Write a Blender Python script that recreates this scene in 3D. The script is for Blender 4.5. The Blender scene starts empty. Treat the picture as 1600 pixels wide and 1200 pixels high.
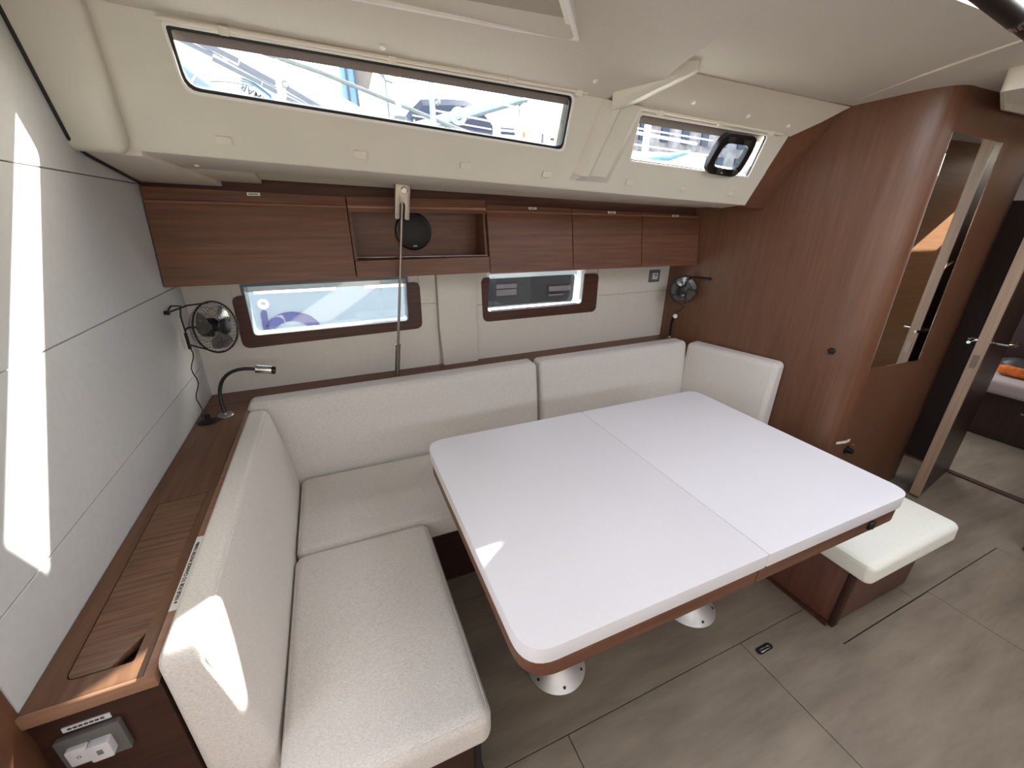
import bpy, bmesh, math, random
from mathutils import Vector, Matrix
from mathutils.geometry import tessellate_polygon
random.seed(7)
PI = math.pi
scene = bpy.context.scene
COL = scene.collection

# ------------------------------------------------------------------ camera, sky, sun, exposure
cd = bpy.data.cameras.new('camera'); cam = bpy.data.objects.new('camera', cd); COL.objects.link(cam)
cd.sensor_fit = 'HORIZONTAL'; cd.sensor_width = 36; cd.lens = 640/1600*36; cd.clip_start = .02; cd.clip_end = 200
_p, _y, _r = math.radians(22.2), math.radians(23.46), math.radians(-.55)
_f = Vector((math.sin(_y)*math.cos(_p), math.cos(_y)*math.cos(_p), -math.sin(_p)))
_rt = Vector((math.cos(_y), -math.sin(_y), 0)); _dn = _f.cross(_rt)
_r2 = _rt*math.cos(_r)+_dn*math.sin(_r); _d2 = -_rt*math.sin(_r)+_dn*math.cos(_r)
_m = Matrix((_r2, -_d2, -_f)).transposed().to_4x4(); _m.translation = (0, 0, 1.55)
cam.matrix_world = _m
scene.camera = cam
scene.view_settings.view_transform = 'Standard'; scene.view_settings.look = 'None'
scene.view_settings.gamma = 1; scene.view_settings.use_curve_mapping = False
scene.view_settings.exposure = 0.46
scene.cycles.use_denoising = True
scene.cycles.max_bounces = 14; scene.cycles.diffuse_bounces = 10; scene.cycles.transparent_max_bounces = 12
scene.cycles.sample_clamp_indirect = 12
SUN_TRAVEL = Vector((-1, -.492, -.640)).normalized()
SUN_STRENGTH = 26.0
SKY_STRENGTH = 4.8

w = bpy.data.worlds.new('world'); scene.world = w; w.use_nodes = True
nt = w.node_tree; nt.nodes.clear()
sky = nt.nodes.new('ShaderNodeTexSky'); sky.sky_type = 'NISHITA'; sky.sun_disc = False
sky.sun_elevation = math.asin(-SUN_TRAVEL.z); sky.sun_rotation = math.atan2(-SUN_TRAVEL.x, -SUN_TRAVEL.y)
sky.air_density = 1.0; sky.dust_density = 3.0; sky.ozone_density = 1.0
mx = nt.nodes.new('ShaderNodeMix'); mx.data_type = 'RGBA'; mx.inputs[0].default_value = .62
mulv = nt.nodes.new('ShaderNodeMix'); mulv.data_type = 'RGBA'; mulv.blend_type = 'MULTIPLY'; mulv.inputs[0].default_value = 1
mulv.inputs[7].default_value = (.35, .35, .35, 1)
nt.links.new(sky.outputs[0], mulv.inputs[6])
nt.links.new(mulv.outputs[2], mx.inputs[6]); mx.inputs[7].default_value = (1.0, .97, .93, 1)
bg = nt.nodes.new('ShaderNodeBackground'); bg.inputs[1].default_value = SKY_STRENGTH
out = nt.nodes.new('ShaderNodeOutputWorld')
nt.links.new(mx.outputs[2], bg.inputs[0]); nt.links.new(bg.outputs[0], out.inputs[0])

sd = bpy.data.lights.new('sun', 'SUN'); sun = bpy.data.objects.new('sun', sd); COL.objects.link(sun)
sd.energy = SUN_STRENGTH; sd.angle = math.radians(.6); sd.color = (1, .93, .82)
sun.rotation_euler = SUN_TRAVEL.to_track_quat('-Z', 'Y').to_euler(); sun.location = (6, 4, 6)

def portal(loc, direction, sx, sy):
    d = bpy.data.lights.new('sky_portal', 'AREA'); d.shape = 'RECTANGLE'; d.size = sx; d.size_y = sy
    d.cycles.is_portal = True
    o = bpy.data.objects.new('sky_portal', d); COL.objects.link(o); o.location = loc
    z = -Vector(direction).normalized(); x = Vector((1, 0, 0))
    if abs(z.x) > .9: x = Vector((0, 1, 0))
    y = z.cross(x).normalized(); x = y.cross(z)
    o.matrix_world = Matrix.Translation(loc) @ Matrix((x, y, z)).transposed().to_4x4()

# ------------------------------------------------------------------ materials
def lin(c): return tuple(((v/255)/12.92 if v/255 <= .04045 else ((v/255+.055)/1.055)**2.4) for v in c)+(1,)
def base_mat(name, rough=.5, metal=0, spec=.5):
    m = bpy.data.materials.new(name); m.use_nodes = True
    b = m.node_tree.nodes['Principled BSDF']
    b.inputs['Roughness'].default_value = rough; b.inputs['Metallic'].default_value = metal
    b.inputs['Specular IOR Level'].default_value = spec
    return m, m.node_tree, b
def noise_col(nt, b, c1, c2, scale, detail=4, rough=.6, stretch=(1, 1, 1), lo=.3, hi=.7, bump=0, bdist=.002, coord='Object'):
    tc = nt.nodes.new('ShaderNodeTexCoord'); mp = nt.nodes.new('ShaderNodeMapping'); mp.inputs['Scale'].default_value = stretch
    no = nt.nodes.new('ShaderNodeTexNoise'); no.inputs['Scale'].default_value = scale; no.inputs['Detail'].default_value = detail
    no.inputs['Roughness'].default_value = rough
    cr = nt.nodes.new('ShaderNodeValToRGB'); cr.color_ramp.elements[0].position = lo; cr.color_ramp.elements[1].position = hi
    cr.color_ramp.elements[0].color = lin(c1); cr.color_ramp.elements[1].color = lin(c2)
    L = nt.links.new
    L(tc.outputs[coord], mp.inputs[0]); L(mp.outputs[0], no.inputs['Vector']); L(no.outputs['Fac'], cr.inputs[0])
    L(cr.outputs[0], b.inputs['Base Color'])
    if bump:
        bp = nt.nodes.new('ShaderNodeBump'); bp.inputs['Strength'].default_value = bump; bp.inputs['Distance'].default_value = bdist
        L(no.outputs['Fac'], bp.inputs['Height']); L(bp.outputs[0], b.inputs['Normal'])
    return cr, mp, no
def plain(name, c, rough=.5, metal=0, var=.06, scale=30, spec=.5, bump=0):
    m, nt, b = base_mat(name, rough, metal, spec)
    noise_col(nt, b, [v*(1-var) for v in c], [min(255, v*(1+var)) for v in c], scale, bump=bump)
    return m
def wood(name, c1, c2, axis, rough=.42, scale=3.0, spec=.4):
    m, nt, b = base_mat(name, rough, 0, spec)
    st = {'x': (1, 22, 22), 'y': (22, 1, 22), 'z': (22, 22, 1)}[axis]
    cr, mp, no = noise_col(nt, b, c1, c2, scale, detail=5, rough=.55, stretch=st, lo=.32, hi=.68, bump=.12, bdist=.001)
    if axis == 'z': b.inputs['Coat Weight'].default_value = .35; b.inputs['Coat Roughness'].default_value = .34
    return m
M = {}
M['wood_x'] = wood('wood_grain_along', (92, 58, 41), (116, 76, 55), 'x')
M['wood_y'] = wood('wood_grain_across', (92, 63, 46), (112, 80, 59), 'y', spec=.3)
M['wood_y2'] = wood('wood_lid', (86, 60, 44), (126, 93, 72), 'x', scale=5, spec=.3)
M['wood_z'] = wood('wood_grain_upright', (98, 64, 45), (113, 76, 55), 'z', scale=3.0, rough=.38)
M['wood_light'] = wood('wood_pale_edge', (136, 100, 78), (156, 118, 94), 'x')
M['wood_dark'] = wood('wood_dark', (64, 38, 28), (86, 54, 40), 'x')
M['wood_base'] = wood('wood_base', (84, 50, 38), (106, 66, 50), 'z')
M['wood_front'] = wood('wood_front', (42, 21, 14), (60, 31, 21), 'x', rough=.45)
M['wood_gloom'] = wood('wood_gloom', (40, 24, 20), (54, 33, 27), 'z')  # wood darkened in colour to stand for the unlit cabin
M['vinyl'] = plain('beige_headliner', (205, 198, 186), .62, var=.02, scale=220, bump=.03)
M['liner'] = plain('moulded_cream', (212, 208, 194), .45, var=.01, scale=8)
M['panel'] = plain('pale_wall_panel', (196, 197, 197), .5, var=.015, scale=60)
M['hullpanel'] = plain('hull_lining', (205, 197, 186), .5, var=.015, scale=60)
M['white'] = plain('white_plastic', (232, 229, 222), .4, var=.01)
M['offwhite'] = plain('offwhite_plastic', (220, 214, 198), .4, var=.01)
M['gel'] = plain('white_gelcoat', (238, 240, 242), .3, var=.008)
M['black'] = plain('black_plastic', (14, 14, 15), .38, var=.05)
M['rubber'] = plain('dark_rubber', (40, 38, 36), .7, var=.05)
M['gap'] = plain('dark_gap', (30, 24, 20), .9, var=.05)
M['chrome'] = plain('polished_steel', (205, 203, 200), .12, 1, var=.01)
M['steel'] = plain('brushed_steel', (168, 160, 150), .38, 1, var=.02, scale=60)
M['alu'] = plain('satin_aluminium', (226, 225, 222), .5, .85, var=.01)
M['tablewhite'] = plain('white_vinyl', (226, 223, 226), .42, var=.008, scale=200, bump=.02)
M['greyplate'] = plain('grey_plate', (92, 90, 88), .5, var=.03)
M['switchwhite'] = plain('white_switch', (200, 198, 200), .4, var=.01)
M['ink'] = plain('dark_ink', (50, 50, 54), .7, var=.02)
M['blueink'] = plain('blue_ink', (20, 90, 150), .6, var=.02)
M['brass'] = plain('brass', (200, 160, 90), .3, 1)
M['shade'] = plain('closed_blind', (168, 158, 144), .8, var=.02, scale=80)
M['band'] = plain('grey_band', (128, 118, 113), .7, var=.02)
M['doorpale'] = wood('wood_door_edge', (150, 126, 106), (172, 146, 124), 'z')
M['deckgrey'] = plain('grey_deck', (104, 98, 90), .8, var=.04)
M['wood_honey'] = wood('wood_honey', (108, 72, 40), (126, 86, 50), 'x')
M['palehull'] = plain('pale_blue_gelcoat', (88, 101, 112), .25, var=.01, scale=6)
M['orange'] = plain('orange_cloth', (190, 96, 24), .8, var=.2)
M['mattress'] = plain('mattress_cloth', (168, 156, 150), .9, var=.03, scale=120, bump=.1)

def fabric(name, c1, c2):
    m, nt, b = base_mat(name, .92, 0, .15)
    cr, mp, no = noise_col(nt, b, c1, c2, 420, detail=3, stretch=(.4, 1, 1), lo=.3, hi=.7)
    L = nt.links.new
    tc = nt.nodes.new('ShaderNodeTexCoord')
    n2 = nt.nodes.new('ShaderNodeTexNoise'); n2.inputs['Scale'].default_value = 320; n2.inputs['Detail'].default_value = 2
    n3 = nt.nodes.new('ShaderNodeTexNoise'); n3.inputs['Scale'].default_value = 6; n3.inputs['Detail'].default_value = 3
    L(tc.outputs['Object'], n2.inputs['Vector']); L(tc.outputs['Object'], n3.inputs['Vector'])
    b1 = nt.nodes.new('ShaderNodeBump'); b1.inputs['Strength'].default_value = .35; b1.inputs['Distance'].default_value = .0015
    b2 = nt.nodes.new('ShaderNodeBump'); b2.inputs['Strength'].default_value = .25; b2.inputs['Distance'].default_value = .02
    L(n2.outputs['Fac'], b1.inputs['Height']); L(n3.outputs['Fac'], b2.inputs['Height']); L(b2.outputs[0], b1.inputs['Normal'])
    L(b1.outputs[0], b.inputs['Normal'])
    b.inputs['Sheen Weight'].default_value = .15
    return m
M['fabric'] = fabric('oatmeal_cloth', (198, 191, 183), (226, 220, 213))
M['fabric2'] = fabric('cream_cloth', (236, 236, 221), (248, 248, 237))

def floor_mat():
    m, nt, b = base_mat('greige_plank', .5, 0, .35)
    cr, mp, no = noise_col(nt, b, (118, 106, 92), (152, 139, 122), 4, detail=10, rough=.62, stretch=(.6, 3.2, 1), lo=.3, hi=.7, bump=.08, bdist=.002)
    return m
M['floor'] = floor_mat()
def glass_mat(name, tint, refl=.05):
    m = bpy.data.materials.new(name); m.use_nodes = True; nt = m.node_tree; nt.nodes.clear()
    t = nt.nodes.new('ShaderNodeBsdfTransparent'); t.inputs[0].default_value = tint
    g = nt.nodes.new('ShaderNodeBsdfGlossy'); g.inputs['Roughness'].default_value = .02; g.inputs[0].default_value = (1, 1, 1, 1)
    x = nt.nodes.new('ShaderNodeMixShader'); x.inputs[0].default_value = refl; o = nt.nodes.new('ShaderNodeOutputMaterial')
    nt.links.new(t.outputs[0], x.inputs[1]); nt.links.new(g.outputs[0], x.inputs[2]); nt.links.new(x.outputs[0], o.inputs[0])
    return m
M['glass'] = glass_mat('clear_pane', (.93, .96, .97, 1))
M['glass_dark'] = glass_mat('smoked_pane', (.80, .84, .88, 1))
M['mirror'] = plain('mirror', (225, 228, 230), .01, 1, var=0)
M['fanblade'] = plain('clear_fan_blade', (120, 118, 116), .15, .6, var=.02)

# ------------------------------------------------------------------ mesh helpers
class B:
    def __init__(s): s.bm = bmesh.new()
    def v(s, p): return s.bm.verts.new(p)
    def face(s, vs):
        try: return s.bm.faces.new(vs)
        except ValueError: return None
    def hexa(s, P):       # 8 points: bottom ring 0-3, top ring 4-7
        v = [s.v(p) for p in P]
        for f in ((0, 3, 2, 1), (4, 5, 6, 7), (0, 1, 5, 4), (1, 2, 6, 5), (2, 3, 7, 6), (3, 0, 4, 7)): s.face([v[i] for i in f])
        return s
    def box(s, a, b):
        (x0, y0, z0), (x1, y1, z1) = a, b
        return s.hexa([(x0, y0, z0), (x1, y0, z0), (x1, y1, z0), (x0, y1, z0), (x0, y0, z1), (x1, y0, z1), (x1, y1, z1), (x0, y1, z1)])
    def mapbox(s, f, a, b, n=1):
        (x0, y0, z0), (x1, y1, z1) = a, b
        return s.hexa([f(*p) for p in [(x0, y0, z0), (x1, y0, z0), (x1, y1, z0), (x0, y1, z0), (x0, y0, z1), (x1, y0, z1), (x1, y1, z1), (x0, y1, z1)]])
    def plate(s, outer, holes, f, d0, d1):
        """flat outline with holes, given thickness; f(u,v,d) -> point"""
        loops = [outer]+list(holes)
        pts = [p for l in loops for p in l]
        tris = tessellate_polygon([[Vector((p[0], p[1], 0)) for p in l] for l in loops])
        A = [s.v(f(p[0], p[1], d0)) for p in pts]; Bv = [s.v(f(p[0], p[1], d1)) for p in pts]
        for t in tris:
            s.face([A[i] for i in t]); s.face([Bv[i] for i in reversed(t)])
        k = 0
        for l in loops:
            n = len(l)
            for i in range(n):
                a, b = k+i, k+(i+1) % n
                s.face([A[a], A[b], Bv[b], Bv[a]])
            k += n
        return s
    def tube(s, path, r, n=8, cap=True):
        path = [Vector(p) for p in path]; rings = []
        up = None
        for i, p in enumerate(path):
            d = (path[min(i+1, len(path)-1)]-path[max(i-1, 0)]).normalized()
            if up is None: up = Vector((0, 0, 1)) if abs(d.z) < .9 else Vector((1, 0, 0))
            a = d.cross(up).normalized(); up = a.cross(d).normalized()
            rr = r[i] if isinstance(r, (list, tuple)) else r
            rings.append([s.v(p+(a*math.cos(2*PI*k/n)+up*math.sin(2*PI*k/n))*rr) for k in range(n)])
        for q, w2 in zip(rings, rings[1:]):
            for k in range(n): s.face([q[k], q[(k+1) % n], w2[(k+1) % n], w2[k]])
        if cap: s.face(rings[0][::-1]); s.face(rings[-1])
        return s
    def ring(s, c, axis, R, r, n=32, m=6):
        a, b, ax = frame(axis); c = Vector(c); rings = []
        for i in range(n):
            t = 2*PI*i/n; e = a*math.cos(t)+b*math.sin(t)
            rings.append([s.v(c+e*(R+r*math.cos(2*PI*k/m))+ax*(r*math.sin(2*PI*k/m))) for k in range(m)])
        for i in range(n):
            q, w2 = rings[i], rings[(i+1) % n]
            for k in range(m): s.face([q[k], q[(k+1) % m], w2[(k+1) % m], w2[k]])
        return s
    def lathe(s, prof, c, axis, n=24):
        a, b, ax = frame(axis); c = Vector(c); rings = []
        for (r, h) in prof:
            if r < 1e-6: rings.append([s.v(c+ax*h)])
            else: rings.append([s.v(c+(a*math.cos(2*PI*k/n)+b*math.sin(2*PI*k/n))*r+ax*h) for k in range(n)])
        for q, w2 in zip(rings, rings[1:]):
            for k in range(n):
                if len(q) == 1 and len(w2) == 1: continue
                if len(q) == 1: s.face([q[0], w2[k], w2[(k+1) % n]])
                elif len(w2) == 1: s.face([q[k], q[(k+1) % n], w2[0]])
                else: s.face([q[k], q[(k+1) % n], w2[(k+1) % n], w2[k]])
        if len(rings[0]) > 1: s.face(rings[0][::-1])
        if len(rings[-1]) > 1: s.face(rings[-1])
        return s
    def rbox(s, h, r, n=3, m=6, f=None):
        """rounded box, half sizes h, radius r, deformed by f(p)"""
        h = Vector(h); f = f or (lambda p: p)
        def axis_list(H):
            c = H-r; a = [c+r*math.tan(PI/4*k/n) for k in range(n+1)]
            mid = [-c+2*c*i/m for i in range(1, m)]
            return [-x for x in reversed(a)]+mid+a
        cl = lambda x, H: max(-(H-r), min(H-r, x))
        def proj(p):
            q = Vector((cl(p[0], h.x), cl(p[1], h.y), cl(p[2], h.z)))
            d = Vector(p)-q
            return f(q+d.normalized()*r) if d.length > 1e-9 else f(q)
        cache = {}
        def vert(p):
            k = (round(p[0], 6), round(p[1], 6), round(p[2], 6))
            if k not in cache: cache[k] = s.v(proj(p))
            return cache[k]
        for ax in range(3):
            o = [i for i in range(3) if i != ax]
            la, lb = axis_list(h[o[0]]), axis_list(h[o[1]])
            for sgn in (-1, 1):
                for i in range(len(la)-1):
                    for j in range(len(lb)-1):
                        q = []
                        for (a, b) in ((la[i], lb[j]), (la[i+1], lb[j]), (la[i+1], lb[j+1]), (la[i], lb[j+1])):
                            p = [0, 0, 0]; p[ax] = sgn*h[ax]; p[o[0]] = a; p[o[1]] = b; q.append(vert(p))
                        s.face(q)
        return s
def frame(axis):
    ax = Vector(axis).normalized(); t = Vector((0, 0, 1)) if abs(ax.z) < .9 else Vector((1, 0, 0))
    a = t.cross(ax).normalized(); b = ax.cross(a)
    return a, b, ax
def rrect(x0, y0, x1, y1, r, n=5):
    out = []
    for cx, cy, a0 in ((x1-r, y1-r, 0), (x0+r, y1-r, 90), (x0+r, y0+r, 180), (x1-r, y0+r, 270)):
        for k in range(n+1):
            a = math.radians(a0+90*k/n); out.append((cx+r*math.cos(a), cy+r*math.sin(a)))
    return out
def quad_round(P, r, n=4):
    """round the corners of a polygon"""
    out = []; N = len(P)
    for i in range(N):
        a, b, c = Vector(P[i-1]), Vector(P[i]), Vector(P[(i+1) % N])
        rr = r[i] if isinstance(r, (list, tuple)) else r
        u = (a-b).normalized(); v = (c-b).normalized()
        if rr <= 0: out.append(tuple(b)); continue
        s, e = b+u*rr, b+v*rr
        for k in range(n+1):
            t = k/n; q = s*(1-t)**2+b*2*t*(1-t)+e*t*t; out.append(tuple(q))
    return out
def obj(name, b, mat, parent=None, smooth=35, label=None, bevel=0, kind=None, bseg=2):
    bm = b.bm
    bmesh.ops.remove_doubles(bm, verts=bm.verts, dist=1e-5)
    bmesh.ops.recalc_face_normals(bm, faces=bm.faces)
    if bevel:
        bmesh.ops.bevel(bm, geom=[e for e in bm.edges if len(e.link_faces) == 2 and e.calc_face_angle(0) > math.radians(30)], offset=bevel, segments=bseg, affect='EDGES', profile=.5, clamp_overlap=True)
    o0 = Vector((0, 0, 0))
    me = bpy.data.meshes.new(name)
    o = bpy.data.objects.new(name, me); COL.objects.link(o)
    if parent is not None:
        loc = Vector(parent['_l']); o.parent = parent
        bmesh.ops.translate(bm, verts=bm.verts, vec=-loc)
        o['_l'] = tuple(loc)
    else:
        xs = [v.co for v in bm.verts]
        lo = Vector((min(v.x for v in xs), min(v.y for v in xs), min(v.z for v in xs))); hi = Vector((max(v.x for v in xs), max(v.y for v in xs), max(v.z for v in xs)))
        c = Vector(((lo.x+hi.x)/2, (lo.y+hi.y)/2, lo.z))
        bmesh.ops.translate(bm, verts=bm.verts, vec=-c); o.location = c; o['_l'] = tuple(c)
    bm.to_mesh(me); bm.free()
    for p in me.polygons: p.use_smooth = True
    me.set_sharp_from_angle(angle=math.radians(smooth))
    if mat: me.materials.append(M[mat] if isinstance(mat, str) else mat)
    if label: o['label'] = label
    if kind: o['kind'] = kind
    return o
def thing(name, label, cat, loc, group=None):
    o = bpy.data.objects.new(name, None); COL.objects.link(o); o.location = loc; o.empty_display_size = .05
    o['label'] = label; o['category'] = cat; o['_l'] = tuple(loc)
    if group: o['group'] = group
    return o
def tag(o, label, cat, group=None):
    o['label'] = label; o['category'] = cat
    if group: o['group'] = group
    return o
def struct(name, b, mat, smooth=35, bevel=0, parent=None): return obj(name, b, mat, parent, smooth, bevel=bevel, kind='structure' if parent is None else None)
def text_mesh(name, s, size, origin, right, up, mat, parent, depth=.0004):
    cu = bpy.data.curves.new('t', 'FONT'); cu.body = s; cu.size = size; cu.extrude = depth; cu.offset = size*.012; cu.align_x = 'CENTER'; cu.align_y = 'CENTER'
    to = bpy.data.objects.new('t', cu); COL.objects.link(to)
    dg = bpy.context.evaluated_depsgraph_get(); dg.update()
    me = bpy.data.meshes.new_from_object(to.evaluated_get(dg))
    r = Vector(right).normalized(); n = r.cross(Vector(up)).normalized(); u = n.cross(r)
    me.transform(Matrix.Translation(Vector(origin)-Vector(parent['_l'])) @ Matrix((r, u, n)).transposed().to_4x4())
    bpy.data.objects.remove(to); bpy.data.curves.remove(cu)
    me.name = name; me.materials.clear(); me.materials.append(M[mat])
    o = bpy.data.objects.new(name, me); COL.objects.link(o); o.parent = parent; o['_l'] = parent['_l']
    return o

# ------------------------------------------------------------------ the boat's surfaces as functions
zl = lambda x: 1.71-.04*(x+.43)                                   # coachroof lip height
def CR(x, u, d=0):                                                  # coachroof side, d inward
    return Vector((x, 1.6-.47*u-d*.905, zl(x)+u-d*.425))
def HU(x, z, d=0): return Vector((x, 2.075+.027*(x+.56)+d, z))      # hull lining, d outward
def SO(x, t, d=0): return Vector((x, 1.6+t*(.355+.027*(x+.56)), zl(x)+(ctop(x)+.026-zl(x))*t-d))   # side deck soffit
def CB(x, z, d=0): return Vector((x, 1.88+.027*(x+.56)+.176*(z-1.3)+d, z))   # locker fronts
BA = Vector((2.05, 2.14)); BT = Vector((.2436, -1)).normalized(); BN = Vector((-.9716, -.2367))
def BH(s, z, d=0):
    p = BA+BT*s+BN*d; return Vector((p.x, p.y, z))                  # wooden bulkhead
ctop = lambda x: 1.638-.027*(x+.56)
sk = lambda x: .027*(x+.4)

# ================================================================== STRUCTURE
# floor of separate boards
fl = struct('floor', B().box((-2.6, -1.6, -.06), (3.62, 2.3, -.012)), 'gap')
g = .0025
boards = [
 [(-2.6, -1.6), (.495, -1.6), (.495, .657), (-2.6, .657)],
 [(.495, -1.6), (1.28, -1.6), (1.28, .660), (.495, .657)],
 [(1.28, -1.6), (2.275, -1.6), (2.275, .502), (1.655, .497), (1.655, .4985), (2.17, .5035), (2.17, .664), (1.28, .660)],
 [(2.275, -1.6), (3.62, -1.6), (3.62, .40), (2.94, .40), (2.94, .508), (2.275, .503)],
 [(2.17, .503), (2.94, .509), (2.94, .401), (3.62, .401), (3.62, 1.7), (2.17, 1.7)],
 [(.213, .657), (1.28, .660), (2.17, .664), (2.17, 1.267), (.213, 1.267)],
 [(-.6, .657), (.213, .657), (.213, 2.2), (-.6, 2.2)],
 [(.213, 1.267), (2.17, 1.267), (2.17, 2.2), (.213, 2.2)]]
def inset(P, d):
    out = []; n = len(P)
    for i in range(n):
        a, b, c = Vector(P[i-1]), Vector(P[i]), Vector(P[(i+1) % n])
        e1 = (b-a).normalized(); e2 = (c-b).normalized(); n1 = Vector((-e1.y, e1.x)); n2 = Vector((-e2.y, e2.x))
        k = 1+n1.dot(n2); out.append(tuple(b+(n1+n2)*(d/max(k, .3))))
    return out
for P in boards:
    obj('board', B().plate(inset(P, .0015), [], lambda x, y, d: (x, y, d), -.02, 0), 'floor', fl, bevel=.0006, bseg=1)

# left wall: stacked panels with recessed joints
wl = struct('wall_left', B().box((-.60, .69, 0), (-.573, 2.14, 2.0)), 'gap')
for z0, z1 in ((.62, .945), (.945, 1.284), (1.284, 1.644), (1.644, 1.985)):
    obj('panel', B().box((-.575, .692, z0+.0012), (-.565, 2.075, z1-.0012)), 'panel', wl, bevel=.0012, bseg=1)
obj('panel', B().box((-.575, .69, .0), (-.565, 2.075, .615)), 'wood_dark', wl)
struct('trim_1', B().box((-.64, .58, 0), (-.562, .69, 1.99)), 'wood_z', bevel=.006)
# dark tube in place of the shadow gap between left wall and headliner
b = B().tube([CR(-.562, .30-.27*k/8, .046) for k in range(9)]+[CR(-.562, .012, .036)]+[SO(-.562, .06+.93*k/6, .016) for k in range(7)],    .0055, 6)
struct('shadow_gap_line', b, 'rubber')

# hull lining with two portlights
P1 = dict(o=[(-.404, .995), (.40, 1.010), (.401, 1.245), (-.402, 1.226)], i=[(-.352, 1.05), (.330, 1.056), (.335, 1.262), (-.352, 1.262)])
P2 = dict(o=[(.737, 1.010), (1.487, 1.008), (1.487, 1.239), (.728, 1.249)], i=[(.764, 1.064), (1.378, 1.064), (1.386, 1.262), (.778, 1.262)])
wb = struct('wall_back', B().plate([(-.62, .60), (2.10, .60), (2.10, 1.75), (-.62, 1.75)], [quad_round(P1['i'], [.02, .02, .004, .004]), quad_round(P2['i'], [.02, .02, .004, .004])], HU, .006, .03), 'hullpanel')
def lining(x0, x1, z0, z1, holes): obj('panel', B().plate([(x0, z0), (x1, z0), (x1, z1), (x0, z1)], holes, HU, -.001, .008), 'hullpanel', wb)
lining(-.575, .47, .60, 1.132, []) if False else None
def clip_panels(x0, x1, zj, O):
    # upper and lower sheets meet at joint height zj; both are cut round the wooden frame
    r = quad_round(O, .035)
    lo = [p for p in O]
    zb = lambda x: O[0][1]+(O[1][1]-O[0][1])*(x-O[0][0])/(O[1][0]-O[0][0])
    L, R = O[0][0]+.004, O[1][0]-.004
    bot = [(x0, .60), (x1, .60), (x1, zj-.001), (R, zj-.001)]+quad_round([(R, zj-.001), (R, zb(R)+.004), (L, zb(L)+.004), (L, zj-.001)], [0, .03, .03, 0])[1:-1]+[(L, zj-.001), (x0, zj-.001)]
    top = [(x0, zj+.001), (L, zj+.001), (L, 1.285), (R, 1.285), (R, zj+.001), (x1, zj+.001), (x1, 1.30), (x0, 1.30)]
    for P in (bot, top): obj('panel', B().plate(P, [], HU, -.003, .006), 'hullpanel', wb, smooth=20)
clip_panels(-.575, .482, 1.135, P1['o']); clip_panels(.70, 2.06, 1.105, P2['o'])
for n, P in (('window_1', P1), ('window_2', P2)):
    i2 = [P['i'][0], P['i'][1], (P['i'][2][0], P['o'][2][1]+.03), (P['i'][3][0], P['o'][3][1]+.03)]
    # U-shaped wooden surround: sides and sill, open under the lockers
    O, I = P['o'], P['i']
    yt = lambda x: O[3][1]+(O[2][1]-O[3][1])*(x-O[3][0])/(O[2][0]-O[3][0])
    u = quad_round(O[:2], 0) if False else None
    outer = quad_round([O[0], O[1], O[2], (I[2][0], yt(I[2][0])), I[1], I[0], (I[3][0], yt(I[3][0])), O[3]], [.035, .035, .03, 0, .018, .018, 0, .03])
    wf = struct(n, B().plate(outer, [], HU, -.006, .006), 'wood_dark', bevel=0)
    wf['label'] = 'dark wood framed hull window at the settee, ' + ('left of the cream pillar' if n == 'window_1' else 'right of the cream pillar')
    # white reveal through the hull
    lo = quad_round(I, [.022, .022, .005, .005])
    sc = lambda p, k: ((p[0]-.0)*1+0, p[1])
    b = B(); A = [b.v(HU(p[0], p[1], .004)) for p in lo]; C2 = [b.v(HU(p[0]+(.012 if p[0] > (I[0][0]+I[1][0])/2 else -.012)*0, p[1], .085)) for p in lo]
    D2 = [b.v(HU(p[0]+(.012 if p[0] > (I[0][0]+I[1][0])/2 else -.012), p[1]+(.012 if p[1] > 1.15 else -.012), .085)) for p in lo]
    E2 = [b.v(HU(p[0]+(.012 if p[0] > (I[0][0]+I[1][0])/2 else -.012), p[1]+(.012 if p[1] > 1.15 else -.012), .004)) for p in lo]
    N = len(lo)
    for q, w2 in ((A, C2), (C2, D2), (D2, E2), (E2, A)):
        for k in range(N): b.face([q[k], q[(k+1) % N], w2[(k+1) % N], w2[k]])
    obj('reveal', b, 'palehull' if n == 'window_1' else 'gel', wf, label='pale reveal')
    obj('pane', B().plate([(p[0], p[1]) for p in quad_round([(I[0][0]-.006, I[0][1]-.006), (I[1][0]+.006, I[1][1]-.006), (I[2][0]+.006, I[2][1]+.006), (I[3][0]-.006, I[3][1]+.006)], .02)], [], HU, .07, .078), 'glass', wf)
# outer hull skin below and between the windows
struct('wall_hull', B().plate([(-2.6, -.1), (5.7, -.1), (5.7, 1.80), (-2.6, 1.80)], [quad_round([(p[0]+dx, p[1]+dz) for p, (dx, dz) in zip(P['i'], ((-.014, -.014), (.014, -.014), (.014, -.034), (-.014, -.034)))], .03) for P in (P1, P2)], HU, .088, .125), 'gel')
# cream pillar between the hull windows
def PL(x, z, d): return HU(x+.012*(1.27-z)/.47*0, z, d)
b = B().plate([(.484, 1.29), (.695, 1.29), (.695, .79), (.497, .79), (.484, 1.0)], [], HU, -.03, .01)
struct('trim_3', b, 'hullpanel', bevel=.006)

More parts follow.
